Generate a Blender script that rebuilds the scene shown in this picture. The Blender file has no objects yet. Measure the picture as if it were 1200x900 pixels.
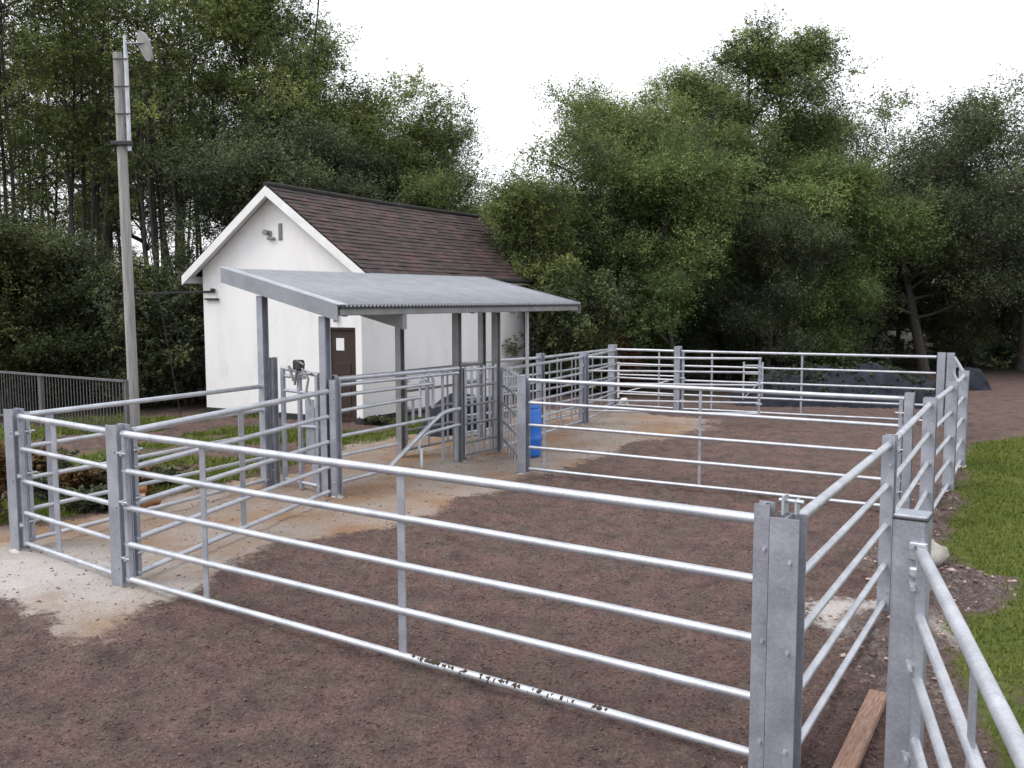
import bpy, math, random
import numpy as np
from mathutils import Vector, Matrix
R = math.radians
random.seed(7)
rng = np.random.default_rng(11)
scene = bpy.context.scene
COL = scene.collection

# ------------------------------------------------------------------ camera, sky, sun, exposure
cam_data = bpy.data.cameras.new("camera")
cam_data.sensor_width = 36.0
cam_data.lens = 32.42
cam_data.clip_end = 2000
cam = bpy.data.objects.new("camera", cam_data)
COL.objects.link(cam)
cam.location = (0, 0, 2.6)
cam.rotation_euler = (R(90 - 5.24), R(0.1), 0)
scene.camera = cam

SUN_EL, SUN_AZ = R(52), R(250)      # azimuth measured clockwise from +Y
world = bpy.data.worlds.new("World")
scene.world = world
world.use_nodes = True
wn, wl = world.node_tree.nodes, world.node_tree.links
wn.clear()
wout = wn.new('ShaderNodeOutputWorld')
wbg = wn.new('ShaderNodeBackground')
sky = wn.new('ShaderNodeTexSky')
sky.sky_type = 'NISHITA'
sky.sun_disc = False
sky.sun_elevation = SUN_EL
sky.sun_rotation = SUN_AZ
sky.air_density = 1.0
sky.dust_density = 4.0
sky.ozone_density = 1.0
hsv = wn.new('ShaderNodeHueSaturation')
hsv.inputs['Saturation'].default_value = 0.25
mixc = wn.new('ShaderNodeMix'); mixc.data_type = 'RGBA'
mixc.inputs[0].default_value = 0.62
mixc.inputs[7].default_value = (11.0, 11.15, 11.7, 1)      # even layer of cloud
wl.new(sky.outputs[0], hsv.inputs['Color'])
wl.new(hsv.outputs[0], mixc.inputs[6])
wl.new(mixc.outputs[2], wbg.inputs[0])
wbg.inputs[1].default_value = 0.12
wl.new(wbg.outputs[0], wout.inputs[0])

sun_d = bpy.data.lights.new("sun", 'SUN')
sun_d.energy = 0.9
sun_d.angle = R(25)
sun_d.color = (1.0, 0.96, 0.9)
sun = bpy.data.objects.new("sun", sun_d)
COL.objects.link(sun)
sdir = Vector((math.sin(SUN_AZ) * math.cos(SUN_EL), math.cos(SUN_AZ) * math.cos(SUN_EL), math.sin(SUN_EL)))
sun.rotation_euler = (-sdir).to_track_quat('-Z', 'Y').to_euler()
sun.location = (-20, -10, 40)

scene.view_settings.view_transform = 'Standard'
scene.view_settings.look = 'None'
scene.view_settings.gamma = 1
scene.view_settings.exposure = 0.6
scene.render.engine = 'CYCLES'

# ------------------------------------------------------------------ helpers
def tag(o, label=None, cat=None, group=None, kind=None):
    if label: o['label'] = label
    if cat: o['category'] = cat
    if group: o['group'] = group
    if kind: o['kind'] = kind
    return o

def empty(name, loc=(0, 0, 0), rz=0.0, label=None, cat=None, group=None):
    o = bpy.data.objects.new(name, None)
    o.empty_display_size = 0.1
    COL.objects.link(o)
    o.location = loc
    o.rotation_euler = (0, 0, rz)
    return tag(o, label, cat, group)

class MB:
    """collects shapes for one mesh object"""
    def __init__(s):
        s.v = []; s.f = []; s.sm = []
    def add(s, vs, fs, smooth=False):
        b = len(s.v)
        s.v += [tuple(v) for v in vs]
        s.f += [tuple(b + i for i in f) for f in fs]
        s.sm += [smooth] * len(fs)
        return s
    def box(s, c, size, rot=None, bev=0.0):
        x, y, z = (a / 2 for a in size)
        if bev <= 0:
            vs = [Vector(p) for p in ((-x,-y,-z),(x,-y,-z),(x,y,-z),(-x,y,-z),(-x,-y,z),(x,-y,z),(x,y,z),(-x,y,z))]
            fs = [(0,3,2,1),(4,5,6,7),(0,1,5,4),(1,2,6,5),(2,3,7,6),(3,0,4,7)]
        else:
            b = min(bev, x*.9, y*.9, z*.9)
            vs = []; 
            ring = lambda xx, yy, zz: [Vector(p) for p in ((-xx,-yy,zz),(xx,-yy,zz),(xx,yy,zz),(-xx,yy,zz))]
            def oct_(zz, k):
                X, Y = x - k, y - k
                c_ = b
                return [Vector(p) for p in ((-X+c_,-Y,zz),(X-c_,-Y,zz),(X,-Y+c_,zz),(X,Y-c_,zz),(X-c_,Y,zz),(-X+c_,Y,zz),(-X,Y-c_,zz),(-X,-Y+c_,zz))]
            vs = oct_(-z, b*.6) + oct_(-z + b, 0) + oct_(z - b, 0) + oct_(z, b*.6)
            fs = [tuple(range(7, -1, -1)), tuple(range(24, 32))]
            for r in range(3):
                for i in range(8):
                    j = (i + 1) % 8
                    fs.append((r*8+i, r*8+j, r*8+8+j, r*8+8+i))
        if rot is not None: vs = [rot @ v for v in vs]
        c = Vector(c)
        return s.add([v + c for v in vs], fs)
    def tube(s, pts, r, seg=12, caps=True, smooth=True):
        pts = [Vector(p) for p in pts]
        n = len(pts)
        rr = r if isinstance(r, (list, tuple)) else [r] * n
        vs = []; fs = []
        t0 = (pts[1] - pts[0]).normalized()
        up = Vector((0, 0, 1)) if abs(t0.z) < .9 else Vector((1, 0, 0))
        a = t0.cross(up).normalized()
        for i in range(n):
            if i == 0: t = pts[1] - pts[0]
            elif i == n - 1: t = pts[-1] - pts[-2]
            else: t = (pts[i+1] - pts[i]).normalized() + (pts[i] - pts[i-1]).normalized()
            t.normalize()
            a = (a - t * a.dot(t)).normalized()
            b = t.cross(a)
            for k in range(seg):
                g = 2 * math.pi * k / seg
                vs.append(pts[i] + (a * math.cos(g) + b * math.sin(g)) * rr[i])
        for i in range(n - 1):
            for k in range(seg):
                k2 = (k + 1) % seg
                fs.append((i*seg+k, i*seg+k2, (i+1)*seg+k2, (i+1)*seg+k))
        s.add(vs, fs, smooth)
        if caps:
            s.add(vs[:seg], [tuple(range(seg - 1, -1, -1))])
            s.add(vs[-seg:], [tuple(range(seg))])
        return s
    def prism(s, poly, axis_o, ax, ay, az, depth):
        """2D polygon in (ax, ay) extruded along az by depth"""
        o = Vector(axis_o); ax = Vector(ax); ay = Vector(ay); az = Vector(az)
        n = len(poly)
        vs = [o + ax*p[0] + ay*p[1] for p in poly] + [o + ax*p[0] + ay*p[1] + az*depth for p in poly]
        fs = [tuple(range(n - 1, -1, -1)), tuple(range(n, 2*n))]
        for i in range(n):
            j = (i + 1) % n
            fs.append((i, j, n + j, n + i))
        return s.add(vs, fs)
    def ibeam(s, w, dpt, tf, tw, z0, z1):
        """I section standing along z; flanges face -y / +y, width w on x, depth dpt on y"""
        W, D = w/2, dpt/2
        poly = [(-W,-D),(W,-D),(W,-D+tf),(tw/2,-D+tf),(tw/2,D-tf),(W,D-tf),(W,D),(-W,D),(-W,D-tf),(-tw/2,D-tf),(-tw/2,-D+tf),(-W,-D+tf)]
        return s.prism(poly, (0,0,z0), (1,0,0), (0,1,0), (0,0,1), z1 - z0)
    def build(s, name, mat, parent=None):
        me = bpy.data.meshes.new(name)
        me.from_pydata(s.v, [], s.f)
        me.polygons.foreach_set('use_smooth', s.sm)
        me.update()
        import bmesh
        bm = bmesh.new(); bm.from_mesh(me)
        bmesh.ops.recalc_face_normals(bm, faces=bm.faces)
        bm.to_mesh(me); bm.free()
        if mat: me.materials.append(mat)
        o = bpy.data.objects.new(name, me)
        COL.objects.link(o)
        if parent: o.parent = parent
        return o

def np_mesh(name, verts, quads, mat, parent=None, smooth=False, attrs=None):
    me = bpy.data.meshes.new(name)
    nv, nf = len(verts), len(quads)
    k = quads.shape[1]
    me.vertices.add(nv); me.loops.add(nf * k); me.polygons.add(nf)
    me.vertices.foreach_set('co', np.asarray(verts, np.float32).ravel())
    me.loops.foreach_set('vertex_index', np.asarray(quads, np.int32).ravel())
    me.polygons.foreach_set('loop_start', np.arange(0, nf * k, k, dtype=np.int32))
    me.polygons.foreach_set('loop_total', np.full(nf, k, np.int32))
    if smooth: me.polygons.foreach_set('use_smooth', np.ones(nf, bool))
    me.update(calc_edges=True)
    for nm, (dom, arr) in (attrs or {}).items():
        a = me.attributes.new(nm, 'FLOAT', dom)
        a.data.foreach_set('value', np.asarray(arr, np.float32))
    me.materials.append(mat)
    o = bpy.data.objects.new(name, me)
    COL.objects.link(o)
    if parent: o.parent = parent
    return o

def part(name, mat, parent, *boxes, bev=.004):
    out = []
    for c, sz in boxes:
        b = MB(); b.box(c, sz, bev=bev); out.append(b.build(name, mat, parent))
    return out

def children(o): return [c for c in bpy.data.objects if c.parent == o]

def copy_tree(o, parent=None):
    c = o.copy(); COL.objects.link(c); c.parent = parent
    for ch in list(o.children): copy_tree(ch, c)
    return c

# value noise in numpy
_perm = np.random.default_rng(3).random((512, 512)).astype(np.float32)
def vnoise(x, y, scale, off=0):
    x = np.asarray(x) / scale + off * 17.31 + 1000; y = np.asarray(y) / scale + off * 9.17 + 1000
    xi = np.floor(x).astype(int); yi = np.floor(y).astype(int)
    fx = x - xi; fy = y - yi
    fx = fx*fx*(3-2*fx); fy = fy*fy*(3-2*fy)
    g = lambda a, b: _perm[a % 512, b % 512]
    return (g(xi,yi)*(1-fx)+g(xi+1,yi)*fx)*(1-fy)+(g(xi,yi+1)*(1-fx)+g(xi+1,yi+1)*fx)*fy
def fbm(x, y, scale, off=0, oct=4):
    t = 0; a = .5; s = 0
    for i in range(oct):
        t = t + a * vnoise(x, y, scale / 2**i, off + i * 5); s += a; a *= .5
    return t / s

# ------------------------------------------------------------------ materials
def new_mat(name):
    m = bpy.data.materials.new(name); m.use_nodes = True
    return m, m.node_tree.nodes, m.node_tree.links, m.node_tree.nodes['Principled BSDF']

def ramp(n, stops):
    r = n.new('ShaderNodeValToRGB')
    e = r.color_ramp.elements
    e[0].position, e[0].color = stops[0][0], (*stops[0][1], 1)
    e[1].position, e[1].color = stops[-1][0], (*stops[-1][1], 1)
    for p, c in stops[1:-1]:
        x = e.new(p); x.color = (*c, 1)
    return r

def noisy(name, stops, scale, rough=.7, metal=0, bump=0, bscale=None, detail=6, dist=.02, stretch=None):
    m, n, l, b = new_mat(name)
    tc = n.new('ShaderNodeTexCoord'); mp = n.new('ShaderNodeMapping')
    l.new(tc.outputs['Object'], mp.inputs[0])
    if stretch: mp.inputs['Scale'].default_value = stretch
    t = n.new('ShaderNodeTexNoise'); t.inputs['Scale'].default_value = scale; t.inputs['Detail'].default_value = detail
    l.new(mp.outputs[0], t.inputs['Vector'])
    r = ramp(n, stops); l.new(t.outputs[0], r.inputs[0]); l.new(r.outputs[0], b.inputs['Base Color'])
    b.inputs['Roughness'].default_value = rough; b.inputs['Metallic'].default_value = metal
    if bump:
        t2 = n.new('ShaderNodeTexNoise'); t2.inputs['Scale'].default_value = bscale or scale * 3; t2.inputs['Detail'].default_value = 8
        l.new(mp.outputs[0], t2.inputs['Vector'])
        bp = n.new('ShaderNodeBump'); bp.inputs['Strength'].default_value = bump; bp.inputs['Distance'].default_value = dist
        l.new(t2.outputs[0], bp.inputs['Height']); l.new(bp.outputs[0], b.inputs['Normal'])
    return m

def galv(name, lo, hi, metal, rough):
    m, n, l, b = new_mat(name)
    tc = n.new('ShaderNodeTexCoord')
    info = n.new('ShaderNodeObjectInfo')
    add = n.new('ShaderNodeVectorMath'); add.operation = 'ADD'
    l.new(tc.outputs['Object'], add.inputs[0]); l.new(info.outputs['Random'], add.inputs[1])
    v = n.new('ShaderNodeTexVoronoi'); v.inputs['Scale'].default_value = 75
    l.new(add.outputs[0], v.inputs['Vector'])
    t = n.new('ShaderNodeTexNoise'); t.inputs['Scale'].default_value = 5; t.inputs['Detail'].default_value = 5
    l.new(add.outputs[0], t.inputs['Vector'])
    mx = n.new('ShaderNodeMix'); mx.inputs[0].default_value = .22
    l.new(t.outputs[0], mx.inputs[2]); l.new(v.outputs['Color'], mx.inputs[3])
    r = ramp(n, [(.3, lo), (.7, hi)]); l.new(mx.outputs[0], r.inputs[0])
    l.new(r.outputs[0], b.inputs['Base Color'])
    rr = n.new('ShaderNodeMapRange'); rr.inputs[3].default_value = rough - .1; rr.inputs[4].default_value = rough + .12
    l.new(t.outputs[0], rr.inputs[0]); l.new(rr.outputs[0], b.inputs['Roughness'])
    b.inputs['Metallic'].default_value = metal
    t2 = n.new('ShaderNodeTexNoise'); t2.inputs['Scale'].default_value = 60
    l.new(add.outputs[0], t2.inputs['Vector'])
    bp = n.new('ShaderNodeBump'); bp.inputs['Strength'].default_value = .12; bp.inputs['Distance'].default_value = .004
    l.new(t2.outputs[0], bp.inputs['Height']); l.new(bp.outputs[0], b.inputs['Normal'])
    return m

GALV = galv('galvanised_tube', (.36,.38,.42), (.56,.58,.625), .6, .46)
GALV_FLAT = galv('galvanised_section', (.25,.265,.31), (.40,.42,.475), .5, .5)
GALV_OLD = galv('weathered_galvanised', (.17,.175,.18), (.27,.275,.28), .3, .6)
RAILM = galv('railing_grey', (.09,.092,.098), (.15,.152,.158), .2, .6)
SHEET = galv('galvanised_sheet', (0.202,0.216,0.242), (0.282,0.299,0.330), .3, .5)
BLACK = noisy('black_rubber', [(.3,(.012,.012,.014)),(.7,(.03,.03,.032))], 20, .6)
BLUE = noisy('blue_plastic', [(.3,(0.016,0.112,0.478)),(.7,(0.026,0.168,0.609))], 6, .4)
MUD = noisy('dried_mud', [(.3,(0.038,0.028,0.018)),(.7,(0.090,0.063,0.039))], 30, .95, bump=.8, bscale=80)
WALL = None
TIMBER = noisy('weathered_plank', [(.25,(.16,.085,.06)),(.5,(.27,.16,.115)),(.75,(.36,.25,.2))], 9, .85, bump=.6, bscale=30, stretch=(1,8,8))
DOORW = noisy('brown_door_wood', [(.3,(.02,.010,.007)),(.7,(.04,.02,.014))], 5, .6, bump=.2, bscale=20, stretch=(8,8,1))
PAPER = noisy('white_paper', [(.3,(.7,.7,.7)),(.7,(.8,.8,.8))], 3, .8)
WHITEP = noisy('white_paint', [(.3,(.66,.66,.67)),(.7,(.8,.8,.8))], 3, .6, bump=.1)
POLEM = noisy('weathered_pole_timber', [(.25,(.19,.185,.175)),(.5,(.29,.285,.28)),(.75,(.38,.375,.37))], 4, .9, bump=.6, bscale=14, stretch=(6,6,.4))
DISH = noisy('grey_dish', [(.3,(.2,.205,.2)),(.7,(.3,.305,.3))], 5, .6)
STONE = noisy('pale_stone', [(.3,(.32,.3,.27)),(.7,(.52,.5,.46))], 6, .9, bump=.6, bscale=18)
LOGM = noisy('sawn_log', [(.3,(.10,.05,.025)),(.5,(.3,.14,.06)),(.7,(.4,.22,.11))], 12, .9, bump=.5)
TARP = noisy('navy_tarp', [(.3,(.004,.005,.010)),(.55,(.008,.011,.022)),(.75,(.022,.026,.042))], 4, .9, bump=.5, bscale=3, dist=.08)
BARK = noisy('bark', [(.3,(.03,.026,.022)),(.7,(.09,.08,.07))], 9, .95, bump=.8, bscale=20, stretch=(3,3,.6))
BARK_PALE = noisy('pale_bark', [(.3,(.07,.066,.06)),(.7,(.17,.16,.145))], 9, .95, bump=.6, bscale=20, stretch=(3,3,.6))

def leaf_mat(name, stops, trans=.3):
    m, n, l, b = new_mat(name)
    at = n.new('ShaderNodeAttribute'); at.attribute_name = 'tone'
    info = n.new('ShaderNodeObjectInfo')
    ad = n.new('ShaderNodeMath'); ad.operation = 'MULTIPLY_ADD'
    l.new(info.outputs['Random'], ad.inputs[0]); ad.inputs[1].default_value = .18; 
    l.new(at.outputs['Fac'], ad.inputs[2])
    r = ramp(n, stops); l.new(ad.outputs[0], r.inputs[0])
    l.new(r.outputs[0], b.inputs['Base Color'])
    b.inputs['Roughness'].default_value = .55
    b.inputs['Specular IOR Level'].default_value = .25
    tr = n.new('ShaderNodeBsdfTranslucent'); l.new(r.outputs[0], tr.inputs['Color'])
    mx = n.new('ShaderNodeMixShader'); mx.inputs[0].default_value = trans
    l.new(b.outputs[0], mx.inputs[1]); l.new(tr.outputs[0], mx.inputs[2])
    l.new(mx.outputs[0], n['Material Output'].inputs['Surface'])
    return m
LEAF = leaf_mat('leaf_mid_green', [(.1,(0.054,0.074,0.038)),(.5,(0.137,0.174,0.063)),(.95,(0.297,0.339,0.116))], .38)
LEAF_DARK = leaf_mat('leaf_dark_green', [(.1,(0.041,0.052,0.035)),(.5,(0.084,0.103,0.057)),(.95,(0.182,0.213,0.091))])
LEAF_LIGHT = leaf_mat('leaf_light_green', [(.1,(0.059,0.085,0.039)),(.5,(0.143,0.202,0.070)),(.95,(0.276,0.342,0.118))], .38)
LEAF_BUSH = leaf_mat('leaf_bush_green', [(.1,(.024,.032,.016)),(.5,(.06,.075,.028)),(.95,(.12,.14,.05))])
LEAF_RED = leaf_mat('leaf_red_brown', [(.1,(0.036,0.013,0.010)),(.5,(0.080,0.028,0.018)),(.95,(0.128,0.056,0.028))])
LEAF_DEAD = leaf_mat('dead_bracken', [(.1,(.06,.035,.015)),(.5,(.13,.075,.03)),(.95,(.22,.14,.06))])
GRASSM = leaf_mat('grass_blade', [(.1,(0.052,0.074,0.019)),(.5,(0.112,0.148,0.025)),(.95,(0.195,0.211,0.045))], .25)
CLODM = leaf_mat('soil_clod', [(.1,(0.053,0.032,0.029)),(.45,(0.132,0.081,0.071)),(.75,(0.249,0.166,0.143)),(.95,(0.472,0.355,0.314))], 0)

# ------------------------------------------------------------------ layout on the ground (metres)
D2 = Vector((.54, .8417, 0)); E2 = Vector((.8417, -.54, 0))     # along the pens / across the pens
P = {k: Vector((*v, 0)) for k, v in dict(
    L=(-5.17, 9.5), A=(-3.57, 8.27), B=(1.44, 4.87), C=(3.12, 7.54), E=(4.76, 10.43), X=(4.76, 10.98), M=(.17, 13.7),
    F=(5.97, 12.45), G=(7.05, 14.33), RR=(8.82, 18.9), K=(2.41, 22.1), Q=(3.83, 21.25), N=(1.5, 19.2), T=(.58, 18.9),
    P1=(-3.4, 12.9), S=(-2.47, 12.16), P2=(-2.0, 15.3), F2=(-.88, 14.65), F3=(-.26, 15.58), DD=(2.06, 4.66), GE=(5.03, 18.57)).items()}
RZ = math.atan2(E2.y, E2.x)          # rotation that puts local x along E2 and local y along D2

def seg_dist(x, y, pts):
    d = np.full(x.shape, 1e9)
    for (ax, ay), (bx, by) in zip(pts[:-1], pts[1:]):
        t = np.clip(((x-ax)*(bx-ax)+(y-ay)*(by-ay))/((bx-ax)**2+(by-ay)**2), 0, 1)
        d = np.minimum(d, np.hypot(x-ax-t*(bx-ax), y-ay-t*(by-ay)))
    return d
def inside(x, y, poly):
    r = np.zeros(x.shape, bool); n = len(poly)
    for i in range(n):
        ax, ay = poly[i]; bx, by = poly[(i+1) % n]
        c = ((ay > y) != (by > y)) & (x < (bx-ax)*(y-ay)/((by-ay) if by != ay else 1e-9)+ax)
        r ^= c
    return r
def soft(x, y, poly, w):
    d = seg_dist(x, y, poly + poly[:1]); i = inside(x, y, poly)
    return np.clip(.5 + np.where(i, d, -d) / w, 0, 1)

SAND = [(-7,8.2),(-5.2,8.45),(-4.1,7.75),(-3.35,7.15),(-2.75,8.1),(-2.3,9.4),(-1.2,10.6),(-.7,11.7),(.35,13.2),(1.2,15.0),(2.6,16.9),(3.9,18.3),(4.3,19.6),(3.2,21),(2.2,22.3),(-.8,19.5),(-3,16.5),(-3.6,13.6),(-5.6,10.6),(-7,9.6)]
GRASS_R = [(2.1,3.4),(2.45,5.0),(2.85,6.3),(3.5,7.5),(4.75,8.3),(4.75,9.9),(5.6,11.5),(6.75,13.3),(8.0,16.0),(9.4,17.2),(14,17.0),(30,15.5),(30,-10),(3,-10),(2.6,2)]
RUBBLE = [(2.3,5.2),(3.0,6.9),(3.5,7.9),(4.6,7.8),(5.0,8.2),(4.5,9.0),(5.25,11.0),(6.7,13.4),(6.5,13.7),(4.3,9.9),(2.9,7.6),(2.0,6.0)]
GRASS_L = [(-16,9.9),(-6.6,10.0),(-5.2,11.4),(-4.0,13.4),(-3.0,16.0),(-1.2,19.0),(-2.0,20.6),(-4,19.4),(-8,22.2),(-16,22)]
LITTER = [(-90,17),(-9,19.5),(-7.3,24),(1,27),(4,23.8),(12,24.5),(13,32),(40,31),(90,40),(90,120),(-90,120)]
def masks(x, y):
    n1 = fbm(x, y, 1.3, 1) - .5; n2 = fbm(x, y, .35, 9) - .5
    xx = x + n1 * 1.3 + n2 * .4; yy = y + (fbm(x, y, 1.3, 33) - .5) * 1.3 + n2 * .3
    sand = soft(xx, yy, SAND, .5)
    gr = np.maximum(soft(xx*.6+x*.4, yy*.6+y*.4, GRASS_R, .5), soft(xx, yy, GRASS_L, .6) * np.clip((fbm(x, y, 1.7, 51) - .38) * 6, 0, 1))
    near = .6 * np.clip((8.0 - y) / 1.0, 0, 1)
    gr = gr * (1 - near * np.clip((.53 - fbm(x, y, .9, 77)) * 7, 0, 1))
    sand = np.maximum(sand, np.clip(1.25 - np.hypot((xx-2.95)/.62, (yy-7.45)/.75), 0, 1))
    rub = soft(xx, yy, RUBBLE, .35)
    gr = gr * (1 - .8 * rub)
    lit = soft(xx, yy, LITTER, 1.5)
    return sand, gr, rub, lit

def axis(lo, hi, step, far_lo, far_hi):
    mid = np.arange(lo, hi + 1e-6, step)
    g = [lo]; s = step
    while g[-1] > far_lo: s *= 1.25; g.append(g[-1] - s)
    left = np.array(g[1:])[::-1]
    g = [hi]; s = step
    while g[-1] < far_hi: s *= 1.25; g.append(g[-1] + s)
    return np.concatenate([left, mid, np.array(g[1:])])
xs = axis(-8.5, 9.5, .035, -400, 400); ys = axis(3.2, 19, .035, -60, 500)
GX, GY = np.meshgrid(xs, ys)
sand, gr, rub, lit = masks(GX, GY)
def ground_h(x, y, sand, gr, rub):
    lumps = (fbm(x, y, .22, 4, 3) - .5) - .6 * np.clip(vnoise(x, y, .19, 13) - .72, 0, 1)
    fine = (fbm(x, y, .085, 21, 2) - .5)
    wide = (fbm(x, y, 2.4, 61, 2) - .5)
    soil = 1 - np.clip(sand + gr, 0, 1)
    h = wide * .05 + soil * (lumps * .075 + fine * .055) + sand * (lumps * .03 + fine * .012) + gr * lumps * .03 + rub * (lumps*.06 + .03 + fine * .05)
    return h - .012
GZ = ground_h(GX, GY, sand, gr, rub)
pale = np.clip(1.5 - np.minimum(np.hypot((GX+4.6)/1.5, (GY-8.5)/.9), np.hypot(GX-2.95, GY-7.45)/.8) + (fbm(GX,GY,.6,45)-.5)*1.5, 0, 1)
nx, ny = len(xs), len(ys)
idx = np.arange(nx * ny).reshape(ny, nx)
quads = np.stack([idx[:-1,:-1], idx[:-1,1:], idx[1:,1:], idx[1:,:-1]], -1).reshape(-1, 4)

def ground_mat():
    m, n, l, b = new_mat('ground_soil_sand_grass')
    tc = n.new('ShaderNodeTexCoord')
    def noise(sc, det=6, rough=.6):
        t = n.new('ShaderNodeTexNoise'); t.inputs['Scale'].default_value = sc; t.inputs['Detail'].default_value = det
        t.inputs['Roughness'].default_value = rough
        l.new(tc.outputs['Object'], t.inputs['Vector']); return t
    def mix(fac, a, c):
        x = n.new('ShaderNodeMix'); x.data_type = 'RGBA'
        (l.new(fac, x.inputs[0]) if not isinstance(fac, float) else setattr(x.inputs[0], 'default_value', fac))
        l.new(a, x.inputs[6]); l.new(c, x.inputs[7]); return x.outputs[2]
    def attr(nm):
        a = n.new('ShaderNodeAttribute'); a.attribute_name = nm; return a.outputs['Fac']
    fine = noise(42, 9, .8); mid = noise(2.2, 6, .65); big = noise(.5, 4)
    s1 = ramp(n, [(.36,(0.065,0.040,0.037)),(.47,(0.119,0.075,0.068)),(.56,(0.163,0.107,0.097)),(.68,(0.242,0.170,0.155))]); l.new(fine.outputs[0], s1.inputs[0])
    s2 = ramp(n, [(.36,(0.054,0.041,0.036)),(.47,(0.098,0.073,0.062)),(.56,(0.136,0.103,0.089)),(.68,(0.200,0.159,0.141))]); l.new(fine.outputs[0], s2.inputs[0])
    bl = ramp(n, [(.4,(0,0,0)),(.6,(1,1,1))]); l.new(mid.outputs[0], bl.inputs[0])
    soil = mix(bl.outputs[0], s1.outputs[0], s2.outputs[0])
    patch = ramp(n, [(.3,(.5,.5,.53)),(.5,(1,1,1)),(.7,(1.45,1.36,1.28))]); l.new(noise(3.2, 7, .68).outputs[0], patch.inputs[0])
    pm = n.new('ShaderNodeMix'); pm.data_type = 'RGBA'; pm.blend_type = 'MULTIPLY'; pm.inputs[0].default_value = .8
    l.new(soil, pm.inputs[6]); l.new(patch.outputs[0], pm.inputs[7]); soil = pm.outputs[2]
    sd1 = ramp(n, [(.25,(.19,.15,.125)),(.5,(.33,.28,.245)),(.75,(.46,.41,.37))]); l.new(fine.outputs[0], sd1.inputs[0])
    sd2 = ramp(n, [(.25,(.14,.08,.045)),(.5,(.29,.18,.11)),(.75,(.42,.29,.19))]); l.new(fine.outputs[0], sd2.inputs[0])
    bl2 = ramp(n, [(.42,(0,0,0)),(.64,(1,1,1))]); l.new(noise(.8, 5).outputs[0], bl2.inputs[0])
    sandc = mix(bl2.outputs[0], sd1.outputs[0], sd2.outputs[0])
    sd3 = ramp(n, [(.3,(0.308,0.285,0.268)),(.5,(0.490,0.462,0.439)),(.72,(0.638,0.616,0.593))]); l.new(fine.outputs[0], sd3.inputs[0])
    sandc = mix(attr('pale'), sandc, sd3.outputs[0])
    gc = ramp(n, [(.25,(0.046,0.052,0.017)),(.5,(0.097,0.121,0.026)),(.75,(0.155,0.173,0.043))]); l.new(noise(9, 8).outputs[0], gc.inputs[0])
    rc = ramp(n, [(.3,(.045,.033,.03)),(.5,(.13,.10,.09)),(.7,(.3,.25,.23))]); l.new(noise(14, 8, .8).outputs[0], rc.inputs[0])
    lc = ramp(n, [(.3,(.018,.015,.009)),(.7,(.05,.042,.026))]); l.new(noise(5, 8).outputs[0], lc.inputs[0])
    # noise breaks the edges of each zone
    def brk(a, k=.5):
        x = n.new('ShaderNodeMath'); x.operation = 'MULTIPLY_ADD'
        l.new(noise(7, 6, .7).outputs[0], x.inputs[0]); x.inputs[1].default_value = k * 2
        s = n.new('ShaderNodeMath'); s.operation = 'ADD'; l.new(a, s.inputs[0]); s.inputs[1].default_value = -k
        l.new(s.outputs[0], x.inputs[2])
        r = n.new('ShaderNodeMapRange'); r.inputs[1].default_value = .3; r.inputs[2].default_value = .7
        l.new(x.outputs[0], r.inputs[0]); return r.outputs[0]
    c = mix(brk(attr('sand'), .85), soil, sandc)
    c = mix(brk(attr('grass'), .35), c, gc.outputs[0])
    c = mix(brk(attr('rubble')), c, rc.outputs[0])
    c = mix(attr('litter'), c, lc.outputs[0])
    l.new(c, b.inputs['Base Color'])
    b.inputs['Roughness'].default_value = .95
    b.inputs['Specular IOR Level'].default_value = .2
    bp = n.new('ShaderNodeBump'); bp.inputs['Strength'].default_value = .9; bp.inputs['Distance'].default_value = .025
    l.new(noise(40, 8, .8).outputs[0], bp.inputs['Height']); l.new(bp.outputs[0], b.inputs['Normal'])
    return m
verts = np.stack([GX, GY, GZ], -1).reshape(-1, 3)
ground = np_mesh('ground', verts, quads, ground_mat(), smooth=True, attrs={
    'sand': ('POINT', sand.ravel()), 'grass': ('POINT', gr.ravel()), 'rubble': ('POINT', rub.ravel()), 'litter': ('POINT', lit.ravel()), 'pale': ('POINT', pale.ravel())})
tag(ground, kind='structure', label='dark soil, pale sandy track and lawn under the pens', cat='ground')

# ------------------------------------------------------------------ the house
hl = Vector((.47, .883, 0)).normalized(); hw = Vector((-hl.y, hl.x, 0))     # along the house / across the gable (to the left)
HC = Vector((-3.13, 19.2, 0)); HWID, HLEN, EAVE, RIDGE = 4.5, 8.4, 3.12, 5.0
house = empty('white_house', HC, math.atan2(-hw.y, -hw.x), 'small white rendered house with brown tiled roof behind the metal shelter', 'house')
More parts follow.
